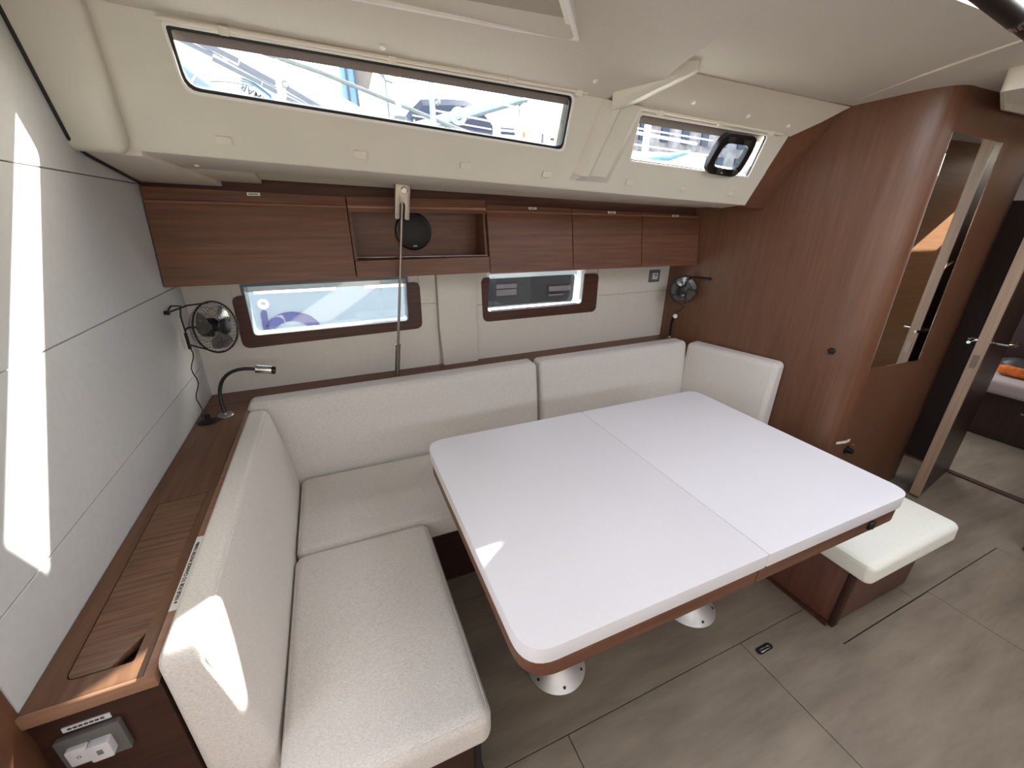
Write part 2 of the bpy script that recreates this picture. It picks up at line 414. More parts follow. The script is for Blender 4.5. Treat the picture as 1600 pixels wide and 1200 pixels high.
# coachroof side with two long windows
W3 = [(-.283, .148), (.868, .126), (.858, .280), (-.283, .268)]
W4 = [(1.184, .122), (1.874, .119), (1.856, .270), (1.157, .264)]
big = [-.62, 2.02]
wc = struct('wall_coachroof', B().plate([(-.62, .0), (1.96, .0), (1.985, .30), (-.62, .30)], [quad_round(W3, [.03, .022, .02, .008]), quad_round(W4, .012)], CR, 0, -.012), 'liner')
obj('skin', B().plate([(2.26, -.1), (5.7, -.1), (5.7, .36), (2.26, .36)], [], CR, -.03, -.045), 'gel', wc)
obj('skin', B().plate([(-2.6, .0), (2.0, .0), (2.03, .36), (-2.6, .36)], [quad_round([(-.30, .135), (.850, .112), (.842, .296), (-.30, .286)], .02), quad_round([(1.165, .108), (1.945, .100), (1.93, .286), (1.14, .28)], .02)], CR, -.03, -.045), 'gel', wc)
for n, Wd, gl in (('window_3', W3, 'glass'), ('window_4', W4, 'glass')):
    rr = [.03, .022, .02, .008] if n == 'window_3' else .012
    cx = sum(p[0] for p in Wd)/4; cu = sum(p[1] for p in Wd)/4
    grow = lambda k, r: [(p[0]+k*math.copysign(1, p[0]-cx), p[1]+k*math.copysign(1, p[1]-cu)) for p in quad_round(Wd, r)]
    wf = struct(n, B().plate(grow(.006, rr), [grow(0, rr)], CR, .003, -.003), 'white')
    wf['label'] = 'long coachroof window with black rubber seal' if n == 'window_3' else 'short coachroof window holding the black framed port'
    obj('seal', B().plate(grow(.012, rr), [grow(-.007 if n == 'window_3' else -.003, rr)], CR, -.004, -.011), 'black', wf, label='black rubber seal')
    # upper edge of the outer moulding, seen through the glass
    top = [(Wd[3][0]-.01, Wd[3][1]-.030), (Wd[2][0]+.01, Wd[2][1]-.030), (Wd[2][0]+.01, Wd[2][1]+.01), (Wd[3][0]-.01, Wd[3][1]+.01)]
    obj('blind_band', B().plate(top, [], CR, -.0288, -.0298), 'band', wf, label='grey band along the top of the pane')
    obj('pane', B().plate(grow(.012, rr), [], CR, -.030, -.036), gl, wf)
# slim blind rails over the windows
for (x0, x1, u0, u1, nm, clips) in ((-.295, .905, .279, .296, 'long', (-.16, .25, .62, .87)), (1.13, 1.93, .283, .287, 'short', (1.24, 1.55, 1.86))):
    t = thing('blind_rail', 'cream blind rail above the %s coachroof window' % nm, 'rail', CR((x0+x1)/2, (u0+u1)/2), 'blind rails')
    pts = [CR(x0+(x1-x0)*k/8, u0+(u1-u0)*k/8, .008) for k in range(9)]
    obj('rail', B().tube(pts, .0055, 8), 'offwhite', t)
    for cxx in clips:
        uu = u0+(u1-u0)*(cxx-x0)/(x1-x0)
        obj('clip', B().plate(rrect(cxx-.012, uu-.011, cxx+.012, uu+.006, .003, 2), [], CR, .0, .016), 'offwhite', t, bevel=.002)
# soffit under the side deck
b = B().plate([(-.62, -.0), (1.956, -.0), (2.24, .26), (2.24, 1.0), (-.62, 1.0)], [], SO, -.018, -.036)
sf = struct('trim_4', b, 'liner')
for P, d in (([(-.40, .46), (-.19, .46), (-.19, .985), (-.32, .985)], -.002), ([(-.60, .0), (-.435, .0), (-.32, 1.0), (-.60, 1.0)], .014), ([(-.435, .0), (1.95, .0), (2.02, .46), (-.40, .46)], .0)):
    obj('soffit_panel', B().plate(P, [], SO, -.03, d), 'vinyl', sf, bevel=.004)
# rounded lip
n = 24; pts = [CR(-.60+2.555*k/n, .003, -.004) for k in range(n+1)]
obj('lip', B().tube(pts, .005, 8), 'liner', sf)
# soffit to deck closure and locker backboard
obj('backboard', B().hexa([CB(x, ctop(x)+dz, d) for dz in (-.006, .075) for x, d in ((-.57, .022), (2.10, .022), (2.10, .032), (-.57, .032))]), 'wood_dark', sf)
# moulded block in the left corner
def blk(p):
    return CR(-.50+p.x, .140+p.y, .018+p.z)
struct('trim_5', B().rbox((.078, .152, .036), .026, 3, 3, lambda p: CR(-.514+p.x+(.03*(p.y/.152)*0 if p.x < 0 else .018*(p.y/.152)), .148+p.y, .012+p.z)), 'liner', smooth=60)
# pillar and beam between the coachroof windows
prof = [(.955, 0), (.985, .030), (1.012, .032), (1.030, .018), (1.105, .018), (1.128, .006), (1.14, 0)]
b = B(); rows = []
for u, k in ((.035, 0.0), (.06, 1), (.16, 1), (.29, 1)):
    sh = .055*(u-.16)/.25*1.0
    rows.append([b.v(CR(x+sh, u, (d if k else d*.05)+.0005)) for x, d in prof])
for r0, r1 in zip(rows, rows[1:]):
    for i in range(len(prof)-1): b.face([r0[i], r0[i+1], r1[i+1], r1[i]])
bk = [[b.v(CR(prof[0][0]+.055*(u-.16)/.25, u, -.01)), b.v(CR(prof[-1][0]+.055*(u-.16)/.25, u, -.01))] for u in (.035, .29)]
b.face([bk[0][0], bk[0][1], bk[1][1], bk[1][0]])
struct('trim_6', b, 'liner', smooth=25)

# ceiling
ze = lambda x: zl(x)+.287
def zc(x, y):
    if y < -.55: return 2.05-.25*(-.55-y)**1.5
    if x < 1.12 or x > 3.3:
        t = max(0, min(1, (1.465-y)/.50)); e = ze(min(max(x, -1.2), 1.2))
        return e+(2.05-e)*(1-(1-t)**1.6)
    return 2.05-.07*max(0, y-.95)
def ceil_grid(xs, ys, holes):
    b = B(); V = {}
    for i, x in enumerate(xs):
        for j, y in enumerate(ys): V[i, j] = (b.v((x, y, zc(x, y))), b.v((x, y, zc(x, y)+.05)))
    solid = lambda i, j: 0 <= i < len(xs)-1 and 0 <= j < len(ys)-1 and not any(h[0] <= (xs[i]+xs[i+1])/2 <= h[2] and h[1] <= (ys[j]+ys[j+1])/2 <= h[3] for h in holes)
    for i in range(len(xs)-1):
        for j in range(len(ys)-1):
            if not solid(i, j): continue
            c = [(i, j), (i+1, j), (i+1, j+1), (i, j+1)]
            b.face([V[k][0] for k in c][::-1]); b.face([V[k][1] for k in c])
            for e, (di, dj) in (((0, 1), (0, -1)), ((1, 2), (1, 0)), ((2, 3), (0, 1)), ((3, 0), (-1, 0))):
                if not solid(i+di, j+dj): b.face([V[c[e[0]]][0], V[c[e[1]]][0], V[c[e[1]]][1], V[c[e[0]]][1]])
    return b
ADDED_HATCHES = [(-.30, -.85, .20, -.45), (1.15, -.05, 2.10, .75), (2.35, -.50, 2.95, .30), (-1.9, -.45, -.90, .55), (4.98, .62, 5.42, .97)]  # unseen openings, added and sized to set the light and the mirror's sun patch
ys = sorted(set([-1.45, -1.3, -1.1, -.9, -.7, -.55, -.3, 0, .3, .6, .8, .95, 1.05, 1.12, 1.17, 1.27, 1.33, 1.38, 1.42, 1.462]+[h[k] for h in ADDED_HATCHES for k in (1, 3)]))
xsL = sorted(set([-2.6, -1.5, -.8, -.3, 0, .3, .6, .85, 1.1199]+[h[k] for h in ADDED_HATCHES[:1]+ADDED_HATCHES[3:4] for k in (0, 2)]))
xsR = sorted(set([1.12, 1.3, 1.7, 2.3, 2.8, 3.299, 3.302, 4.2, 5.7]+[h[k] for h in ADDED_HATCHES[1:3]+ADDED_HATCHES[4:] for k in (0, 2)]))
ce = struct('ceiling', ceil_grid(xsL, ys, ADDED_HATCHES), 'vinyl', smooth=50)
ys2 = [y for y in ys if y <= 1.385]
obj('panel', ceil_grid(xsR, ys2, ADDED_HATCHES), 'vinyl', ce, smooth=50)
# forward ceiling panel that folds down to the short window
b = B(); rows = []
for k in range(9):
    t = k/8; x = 1.115+.875*t; xt = 1.115+1.115*t
    y0 = 1.335+.05*t; zt = zc(max(xt, 1.13), y0)-.004; xm_ = (x+xt)/2
    rows.append([b.v((xt, y0, zt)), b.v((xm_, (y0+1.462)/2, zt*.45+ze(x)*.55-.012*(1-t))), b.v((x, 1.464, ze(x)-.004)), b.v((x, 1.50, ze(x)+.03)), b.v((xt, y0+.05, zt+.06))])
for r0, r1 in zip(rows, rows[1:]):
    for i in range(5): b.face([r0[i], r0[(i+1) % 5], r1[(i+1) % 5], r1[i]])
b.face(rows[0]); b.face(rows[-1][::-1])
obj('sloped_panel', b, 'vinyl', ce, smooth=25)
# deck above the step and outboard
struct('deck', B().box((-2.6, 1.34, 2.065), (5.7, 1.50, 2.2)), 'gel')
# moulded beam running up onto the ceiling
b = B(); A0, A1 = Vector((1.025, 1.465, ze(1.05)-.0)), Vector((1.225, 1.285, zc(1.2, 1.285)))
secs = []
for k in range(7):
    t = k/6; c = A0.lerp(A1, t); hh = .034*(1-.45*t); wd = .052-.016*t
    d = (A1-A0); d.z = 0; d.normalize(); sdv = Vector((-d.y, d.x, 0))*-1
    if sdv.x < 0: sdv = -sdv
    secs.append([b.v(c-sdv*wd+Vector((0, 0, .03))), b.v(c-sdv*wd*.92-Vector((0, 0, .012))), b.v(c-sdv*wd*.55-Vector((0, 0, hh))), b.v(c+sdv*wd*.75-Vector((0, 0, hh))), b.v(c+sdv*wd-Vector((0, 0, -.004))), b.v(c+sdv*wd+Vector((0, 0, .03)))])
for r0, r1 in zip(secs, secs[1:]):
    for i in range(6): b.face([r0[i], r0[(i+1) % 6], r1[(i+1) % 6], r1[i]])
b.face(secs[0]); b.face(secs[-1][::-1])
struct('trim_7', b, 'liner', smooth=30, bevel=.003)
# ceiling seam to the bulkhead
struct('trim_8', B().tube([(2.205, 1.43, zc(2.2, 1.38)+.002), (2.10, 1.13, zc(2.1, 1.13)+.002), (1.96, .72, 2.052)], .005, 6), 'offwhite')

# wooden bulkhead with a rounded corner, mirror face and dark doorway
plan = [BH(-.06, 0), BH(.5, 0), BH(.97, 0)]
corner = [BH(.97, 0), BH(1.135, 0), Vector((2.46, 1.06, 0))]
for k in range(1, 9):
    t = k/8; plan.append(corner[0]*(1-t)**2+corner[1]*2*t*(1-t)+corner[2]*t*t)
plan += [Vector((2.9, 1.06, 0)), Vector((3.12, 1.06, 0)), Vector((3.17, 1.066, 0)), Vector((3.20, 1.085, 0)), Vector((3.21, 1.12, 0))]
outer = [(p.x, p.y) for p in plan]
back = [(3.21, 1.16), (2.5, 1.16), (2.34, 1.30), (2.25, 1.70), (2.12, 2.20), (2.04, 2.20)]
bk_ = B().plate([(-.06, 0), (.97, 0), (.97, 2.10), (.71, 2.10), (.525, 1.69), (-.06, 1.66)], [], BH, -.05, 0)
back = [(3.21, 1.16), (2.5, 1.16), (2.36, 1.24), tuple(BH(.97, 0, -.05))[:2]]
bk_.plate(outer[2:]+back, [], lambda x, y, z: (x, y, z), 0, 2.10)
wr = struct('wall_right', bk_, 'wood_z', smooth=40)
# brown return between coachroof side and bulkhead
xb = lambda y: 2.05+.2436*(2.14-y)
b = B().hexa([(1.956, 1.603, zl(1.956)-.004), (xb(1.66)+.03, 1.66, SO(2.2, .15).z-.003), (xb(1.70)+.03, 1.72, SO(2.2, .24).z-.003), (1.956, 1.65, zl(1.956)-.004),
              (1.983, 1.462, ze(1.98)+.004), (xb(1.40)+.03, 1.40, 2.035), (xb(1.44)+.03, 1.46, 2.035), (1.983, 1.50, ze(1.98)+.02)])
struct('trim_9', b, 'wood_z')
# the mirror
mt = thing('mirror', 'tall narrow mirror set in the rounded wooden bulkhead', 'mirror', (2.625, 1.055, .858))
MF = lambda x, z, d: Vector((x, 1.06-d, z))
obj('glass', B().plate([(2.405, .862), (2.846, .858), (2.815, 1.872), (2.39, 1.884)], [], MF, -.0005, .003), 'mirror', mt)
obj('edge', B().tube([MF(2.848, .858, .003), MF(2.817, 1.872, .003)], .0028, 6), 'chrome', mt, label='bright chrome edge')
obj('lower_edge', B().tube([MF(2.405, .86, .003), MF(2.848, .856, .003)], .002, 6), 'chrome', mt)

# passage and forward cabin
struct('wall_cabin', B().box((3.60, 1.03, -.05), (3.65, 1.62, 1.66)), 'gap')  # near-black colour stands in for the darkness of the unlit compartment
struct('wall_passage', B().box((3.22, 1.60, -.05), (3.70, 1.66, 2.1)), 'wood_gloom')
struct('wall_forward', B().plate([(-1.5, -.05), (.40, -.05), (.40, 2.1), (-1.5, 2.1)], [], lambda y, z, d: (3.05+d, y, z), 0, .05), 'wood_base')
struct('trim_10', B().box((3.035, .395, 0), (3.10, .455, 2.06)), 'wood_z', bevel=.008)
struct('wall_starboard', B().box((3.10, .34, -.05), (5.7, .39, 2.1)), 'wood_honey')
struct('floor_2', B().box((3.60, .39, -.06), (5.7, 2.2, -.002)), 'floor')
struct('trim_11', B().box((3.585, .39, -.02), (3.625, 1.60, .012)), 'wood_dark', bevel=.004)
struct('wall_bow', B().box((5.62, .3, -.05), (5.69, 2.3, 2.1)), 'wood_gloom')
struct('wall_aft', B().plate([(-1.5, -.05), (2.2, -.05), (2.2, 2.1), (-1.5, 2.1)], [[(-.5, .95), (.55, .95), (.55, 1.98), (-.5, 1.98)]], lambda y, z, d: (-2.55+d, y, z), 0, .05), 'wood_z')
struct('wall_opposite', B().plate([(-2.6, -.05), (3.1, -.05), (3.1, 2.0), (-2.6, 2.0)], [[(-1.4, 1.48), (2.2, 1.48), (2.2, 1.76), (-1.4, 1.76)]], lambda x, z, d: (x, -1.40-d, z), 0, .04), 'hullpanel')
struct('wall_head', B().box((-2.6, 1.0, -.05), (-2.2, 2.2, 2.1)), 'wood_z')
struct('wall_quarter', B().box((-2.6, .70, -.05), (-.60, .74, 2.1)), 'wood_z')
portal((-.05, -.65, 2.11), (0, 0, -1), .5, .4); portal((1.6, .35, 2.11), (0, 0, -1), 1.0, .8); portal((2.65, -.1, 2.11), (0, 0, -1), .6, .8); portal((-1.4, .05, 2.11), (0, 0, -1), 1.0, 1.0)
portal((-2.56, .025, 1.465), (1, 0, 0), 1.03, 1.05); portal((.4, -1.45, 1.62), (0, 1, 0), 3.6, .28)
portal((5.2, .795, 2.11), (0, 0, -1), .44, .35)
portal(CR(.29, .205, -.05), (0, -.905, -.425), 1.16, .17); portal(CR(1.51, .193, -.05), (0, -.905, -.425), .70, .17)
portal(HU(-.01, 1.155, .13), (0, -1, 0), .70, .21); portal(HU(1.08, 1.163, .13), (0, -1, 0), .63, .2)

# ================================================================== LOCKERS
def sticker(parent, x0, x1, z0, z1):
    s = obj('label_sticker', B().mapbox(lambda x, z, d: CB(x, z, d), (x0, z0, -.0022), (x1, z1, -.0005)), 'white', parent, label='white printed label')
    b = B(); w_ = (x1-x0)*.72; xx = (x0+x1)/2-w_/2; zc_ = (z0+z1)/2; h_ = (z1-z0)*.2
    for k in range(6): b.mapbox(lambda x, z, d: CB(x, z, d), (xx+w_*k/6, zc_-h_, -.003), (xx+w_*(k+.72)/6, zc_+h_, -.002))
    obj('print', b, 'ink', s)
def locker(x0, x1, label, st):
    xm = (x0+x1)/2; t = thing('overhead_locker', label, 'cabinet', CB(xm, 1.30, .08), 'overhead lockers along the hull')
    g2 = .0018; a, c = x0+g2, x1-g2
    zb = lambda x: 1.302-.006*(x+.56)
    def seg(z0, z1, d0, d1): return B().hexa([CB(a, z0(a), d0), CB(c, z0(c), d0), CB(c, z0(c), d1), CB(a, z0(a), d1), CB(a, z1(a), d0), CB(c, z1(c), d0), CB(c, z1(c), d1), CB(a, z1(a), d1)])
    zs = lambda x: 1.585-.012*(x+.56)
    w0, w1 = lambda x: zb(x)+.004, lambda x: ctop(x)-.004
    obj('carcass', B().hexa([CB(a, w0(a), .0185), CB(c, w0(c), .0185), HU(c, w0(c), -.014), HU(a, w0(a), -.014), CB(a, w1(a), .0185), CB(c, w1(c), .0185), HU(c, w1(c), -.014), HU(a, w1(a), -.014)]), 'wood_dark', t)
    d = obj('door', seg(zb, zs, 0, .018), 'wood_x', t, bevel=.0015, bseg=1)
    obj('finger_grip', B().hexa([CB(a, zs(a), .0), CB(c, zs(c), .0), CB(c, zs(c), .018), CB(a, zs(a), .018), CB(a, zs(a)+.009, .005), CB(c, zs(c)+.009, .005), CB(c, zs(c)+.009, .018), CB(a, zs(a)+.009, .018)]), 'wood_light', d, label='pale bevelled top edge')
    f = obj('fascia', seg(lambda x: zs(x)+.011, ctop, .002, .018), 'wood_x', t, bevel=.001, bseg=1)
    if st: sticker(f, *st)
    return t
locker(-.563, .100, 'widest brown overhead locker, left end above the wall fan', (-.246, -.203, ctop(-.22)-.014, ctop(-.22)-.003))
locker(.712, 1.185, 'brown overhead locker just right of the open speaker niche', (.935, .978, ctop(.95)-.013, ctop(.95)-.003))
locker(1.185, 1.645, 'brown overhead locker, second from the wooden bulkhead', (1.41, 1.46, ctop(1.43)-.013, ctop(1.43)-.003))
locker(1.645, 2.085, 'brown overhead locker touching the wooden bulkhead', (1.865, 1.915, ctop(1.89)-.013, ctop(1.89)-.003))
# open niche
t = thing('open_shelf', 'open shelf niche between the brown lockers with a speaker inside', 'shelf', CB(.4, 1.30, .08))
a, c = .102, .711
N_ = lambda z0, z1, d0, d1, x0=a, x1=c: B().hexa([CB(x0, z0, d0), CB(x1, z0, d0), CB(x1, z0, d1), CB(x0, z0, d1), CB(x0, z1, d0), CB(x1, z1, d0), CB(x1, z1, d1), CB(x0, z1, d1)])
obj('header', N_(1.588, 1.622, .002, .018), 'wood_x', t, bevel=.001, bseg=1)
obj('finger_grip', N_(1.577, 1.587, .001, .018), 'wood_light', t, label='pale strip')
obj('lower_header', N_(1.562, 1.576, 0, .018), 'wood_x', t)
obj('bottom_rail', N_(1.300, 1.372, 0, .018), 'wood_x', t, bevel=.001, bseg=1)
obj('shelf_board', N_(1.355, 1.368, .018, .160), 'wood_dark', t)
obj('top_board', N_(1.575, 1.590, .018, .125), 'wood_dark', t)
obj('back_panel', B().mapbox(HU, (a, 1.31, -.022), (c, 1.60, -.012)), 'wood_x', t)
for x0, x1 in ((a, a+.012), (c-.012, c)): obj('side_panel', B().hexa([CB(x0, 1.302, .018), CB(x1, 1.302, .018), HU(x1, 1.302, -.022), HU(x0, 1.302, -.022), CB(x0, 1.61, .018), CB(x1, 1.61, .018), HU(x1, 1.61, -.022), HU(x0, 1.61, -.022)]), 'wood_x', t)
obj('fiddle_rail', B().tube([CB(a+.006, 1.385, .004), CB(c-.006, 1.378, .004)], .0035, 8), 'chrome', t, label='thin bright fiddle rail')
# speaker
sc_ = HU(.385, 1.482, -.023)
t = thing('speaker', 'round black speaker on the back of the open niche', 'speaker', sc_)
obj('body', B().lathe([(.082, .0), (.084, -.012), (.080, -.020), (.074, -.022)], sc_, (0, 1, -.0), 36), 'black', t)
obj('grille', B().lathe([(.074, -.021), (.06, -.028), (.03, -.034), (0, -.036)], sc_, (0, 1, 0), 36), 'rubber', t)
obj('badge', B().box((sc_.x-.008, sc_.y-.029, sc_.z-.066), (sc_.x+.009, sc_.y-.0245, sc_.z-.061)), 'switchwhite', t)

# ================================================================== LEDGES
t = thing('side_ledge', 'brown wooden ledge along the pale left wall, with inset lid', 'ledge', (-.475, 1.3, 0))
LG = lambda x, y, d: Vector((x, y, .80+d))
lid = quad_round([(-.522, .725), (-.428, .725), (-.420, 1.252), (-.532, 1.24)], [.018, .004, .004, .004])
hole_tri = [(-.431, .726), (-.4285, .775), (-.455, .726)]
top_out = [(-.563, .685), (-.402, .685), (-.402, 1.93), (-.563, 1.93)]
obj('top', B().plate(top_out, [inset(lid, -.0018)], LG, -.02, 0), 'wood_y', t)
lidc = quad_round([(-.522, .7265), (-.462, .7265), (-.4245, .785), (-.420, 1.252), (-.532, 1.24)], [.016, 0, 0, .004, .004])
obj('lid', B().plate(lidc, [], LG, -.016, -.0008), 'wood_y2', t, bevel=.0008, bseg=1)
obj('well', B().box((-.54, .70, .765), (-.40, 1.27, .778)), 'gap', t)
obj('edge_trim', B().box((-.4015, .68, .775), (-.383, 1.93, .802)), 'wood_light', t, bevel=.003)
obj('end_trim', B().box((-.563, .676, .775), (-.383, .6845, .801)), 'wood_light', t, bevel=.002)
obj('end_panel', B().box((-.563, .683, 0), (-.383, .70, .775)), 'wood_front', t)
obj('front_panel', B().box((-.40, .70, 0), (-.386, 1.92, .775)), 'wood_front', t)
lab = obj('label_strip', B().hexa([(-.3995, .818, .8022), (-.3845, .818, .8022), (-.3845, 1.045, .8022), (-.3995, 1.045, .8022), (-.3995, .818, .8030), (-.3845, .818, .8030), (-.3845, 1.045, .8030), (-.3995, 1.045, .8030)]), 'white', t, label='white strip with dark lettering')
text_mesh('lettering', '\u25bcVALIE FOR TO CHANGE WATER TANK\u25b2'.replace('\u25bc', '').replace('\u25b2', ''), .0100, (-.392, .9315, .8034), (0, 1, 0), (-1, 0, 0), 'ink', lab)
for yy, sg in ((.836, 1), (1.022, -1)): obj('arrow', B().plate([(-.395, yy), (-.389, yy), (-.392, yy+.007*sg)], [], lambda x, y, d: (x, y, .8031+d), 0, .0005), 'ink', lab)
t = thing('back_ledge', 'long brown wooden ledge behind the settee backrests below the windows', 'ledge', (.8, 2.0, .75))
obj('top', B().hexa([(-.563, 1.932, .775), (2.085, 1.975, .775), (2.045, 2.136, .775), (-.563, 2.068, .775), (-.563, 1.932, .80), (2.085, 1.975, .80), (2.045, 2.136, .80), (-.563, 2.068, .80)]), 'wood_x', t)
obj('support', B().hexa([(-.563, 1.95, 0), (2.09, 1.99, 0), (2.09, 2.005, 0), (-.563, 1.965, 0), (-.563, 1.95, .775), (2.09, 1.99, .775), (2.09, 2.005, .775), (-.563, 1.965, .775)]), 'wood_front', t)
# socket plate on the ledge end
t = thing('switch_plate', 'grey wall plate with two white switches on the ledge end', 'switch', (-.496, .683, .64))
FP = lambda x, z, d: Vector((x, .683-d, z))
obj('plate', B().plate(quad_round([(-.540, .655), (-.452, .651), (-.452, .728), (-.540, .726)], .004), [], FP, 0, .010), 'greyplate', t, bevel=.0025)
for x0, x1, ch in ((-.528, -.499, 'o'), (-.498, -.468, '\u2261')):
    dd = .018 if ch == 'o' else .024
    s = obj('rocker', B().plate(quad_round([(x0, .667), (x1, .667), (x1, .706), (x0, .706)], .004), [], FP, .009, dd), 'switchwhite', t, bevel=.002)
    bb = B()
    if ch == 'o': bb.ring(FP((x0+x1)/2, .686, dd), (0, 1, 0), .0026, .0006, 12, 4)
    else:
        for k in range(3): bb.box(((x0+x1)/2-.004, .683-dd-.0005, .682+k*.004), ((x0+x1)/2+.004, .683-dd+.0003, .6842+k*.004))
    obj('mark', bb, 'ink', s)
s = obj('label_sticker', B().plate([(-.526, .734), (-.462, .733), (-.462, .745), (-.526, .745)], [], FP, 0, .002), 'switchwhite', t, label='pale printed strip')
bb = B()
for k in range(7): bb.box((-.519+k*.0072, .6805, .7375), (-.5135+k*.0072, .6812, .7415))
obj('print', bb, 'ink', s)

# ================================================================== SETTEE
t = thing('settee_base', 'dark brown L-shaped settee base under the oatmeal cushions', 'settee', (0, 1.4, 0))
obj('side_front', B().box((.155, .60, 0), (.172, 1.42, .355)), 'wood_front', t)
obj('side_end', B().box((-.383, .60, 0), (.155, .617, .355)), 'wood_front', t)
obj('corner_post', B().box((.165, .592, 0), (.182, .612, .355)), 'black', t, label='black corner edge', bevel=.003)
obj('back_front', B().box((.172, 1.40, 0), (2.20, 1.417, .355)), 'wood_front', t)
obj('side_seat_board', B().box((-.383, .60, .355), (.172, 1.42, .367)), 'wood_dark', t)
obj('back_seat_board', B().box((-.383, 1.42, .355), (2.09, 1.94, .367)), 'wood_dark', t)
def seat(name, label, c, h, r, puff, grp=None, mat='fabric'):
    t = thing(name, label, 'cushion', (c[0], c[1], c[2]-h[2]), grp)
    def f(p):
        e = max(0, (1-(p.x/h[0])**4))*max(0, (1-(p.y/h[1])**4))
        z = p.z+(puff*e if p.z > 0 else 0)
        return Vector((c[0]+p.x, c[1]+p.y, c[2]+z))
    obj('pad', B().rbox(h, r, 4, 10, f), mat, t, smooth=80)
    hh = (h[0]-r*.30, h[1]-r*.30)
    lp = rrect(c[0]-hh[0], c[1]-hh[1], c[0]+hh[0], c[1]+hh[1], r*1.0, 5)
    obj('piping', B().tube([(x, y, c[2]+h[2]-r*.30) for x, y in lp+[lp[0]]], .0022, 6, False), mat, t)
    return t
seat('seat_cushion', 'oatmeal seat cushion along the left side, nearest the camera', (-.022, .912, .424), (.227, .356, .056), .032, .006, 'settee seat cushions')
seat('seat_cushion', 'long oatmeal seat cushion along the hull, running behind the table', (.871, 1.511, .424), (1.118, .236, .056), .030, .006, 'settee seat cushions')

def backrest(label, f, h, r, loc, tilt):
    t = thing('backrest_cushion', label, 'cushion', loc, 'settee backrest cushions')
    def g_(p):
        # p.x along, p.y depth (+ = front), p.z height ; lean and belly
        k = max(0, min(1, (p.z+h[2])/(2*h[2])))
        e = max(0, 1-(p.x/h[0])**6)*math.sin(PI*max(0, min(1, k)))
        q_ = (p.y+h[1])/(2*h[1])
        d = -h[1]+2*h[1]*q_*(1-tilt/(2*h[1])*k**1.6)+.010*e*q_
        return f(p.x, d, p.z)
    obj('pad', B().rbox(h, r, 4, 10, g_), 'fabric', t, smooth=80)
    q = r*.30; lp = rrect(-h[0]+q, -h[2]+q, h[0]-q, h[2]-q, r, 4)
    obj('piping', B().tube([g_(Vector((x, h[1]-q, z))) for x, z in lp+[lp[0]]], .0022, 6, False), 'fabric', t)
    return t
Zm, Hh = .5985, .2285
backrest('oatmeal backrest against the left ledge, sunlit near end', lambda a, d, z: Vector((-.317+d, 1.2175-a, Zm+z)), (.5425, .064, Hh), .026, (-.317, 1.235, .37), .058)
backrest('oatmeal backrest along the hull, left of the gap behind the table', lambda a, d, z: Vector((.278+a, 1.838-d+sk(.278+a), Zm+z)), (.672, .078, Hh), .028, (.278, 1.85, .37), .055)
backrest('oatmeal backrest along the hull, right of the gap behind the table', lambda a, d, z: Vector((1.498+a, 1.838-d+sk(1.498+a)*.9, Zm+z)), (.532, .078, Hh), .028, (1.548, 1.88, .37), .055)
_bc = BH(.515, 0, .075)
backrest('short oatmeal backrest against the wooden bulkhead, right end of settee', lambda a, d, z: BH(.534+a, Zm+z, .070+d), (.268, .064, Hh), .030, (_bc.x, _bc.y, .37), .03)

# ================================================================== TABLE
t = thing('dining_table', 'brown wooden saloon table on two silver pedestal legs', 'table', (.92, .93, 0))
obj('tabletop', B().plate(quad_round([(.248, .485), (.919, .485), (.919, 1.376), (.248, 1.376)], [.085, .004, .004, .085], 8), [], lambda x, y, d: (x, y, d), .655, .704), 'wood_x', t, bevel=.008)
obj('tabletop', B().plate(quad_round([(.922, .485), (1.592, .485), (1.592, 1.376), (.922, 1.376)], [.004, .06, .06, .004], 8), [], lambda x, y, d: (x, y, d), .655, .704), 'wood_x', t, bevel=.008)
for lx in (.565, 1.215):
    ly = .868
    lg = obj('leg', B().lathe([(.108, .003), (.109, .008), (.095, .020), (.070, .042), (.052, .070), (.042, .11), (.036, .17), (.036, .655)], (lx, ly, 0), (0, 0, 1), 40), 'alu', t, label='silver pedestal leg with flared foot')
    for k in range(6):
        a = math.radians(20+60*k); p = Vector((lx+.094*math.cos(a), ly+.094*math.sin(a), .0205))
        obj('screw', B().lathe([(.0055, -.002), (.0055, .0012), (.003, .0016), (0, .0008)], p, (math.cos(a)*.55, math.sin(a)*.55, 1), 10), 'rubber', lg)
lt = obj('latch', B().box((1.405, .476, .668), (1.432, .490, .694)), 'black', t, bevel=.003, label='small black latch')
obj('catch', B().lathe([(.006, -.012), (.006, .0), (.0, .002)], (1.418, .475, .676), (0, -1, 0), 10), 'black', lt)
t = thing('table_cover', 'white vinyl padded cover with a centre seam on the table', 'table cover', (.92, .93, .705))
for x0, x1 in ((.243, .9355), (.9375, 1.598)):
    L_ = x0 < .5
    rr_ = [.075, .006, .006, .075] if L_ else [.006, .06, .06, .006]
    pd = obj('pad', B().plate(quad_round([(x0, .480), (x1, .480), (x1, 1.380), (x0, 1.380)], rr_, 8), [], lambda x, y, d: (x, y, d), .7075, .7505), 'tablewhite', t, bevel=.011, bseg=4, smooth=50)
    q_ = quad_round([(x0, .4825), (x1, .4825), (x1, 1.3775), (x0, 1.3775)] if False else [(x0+.0025, .4825), (x1-.0025, .4825), (x1-.0025, 1.3775), (x0+.0025, 1.3775)], rr_, 8)
    obj('piping', B().tube([(x, y, .7462) for x, y in q_+[q_[0]]], .0026, 6, False), 'tablewhite', t)

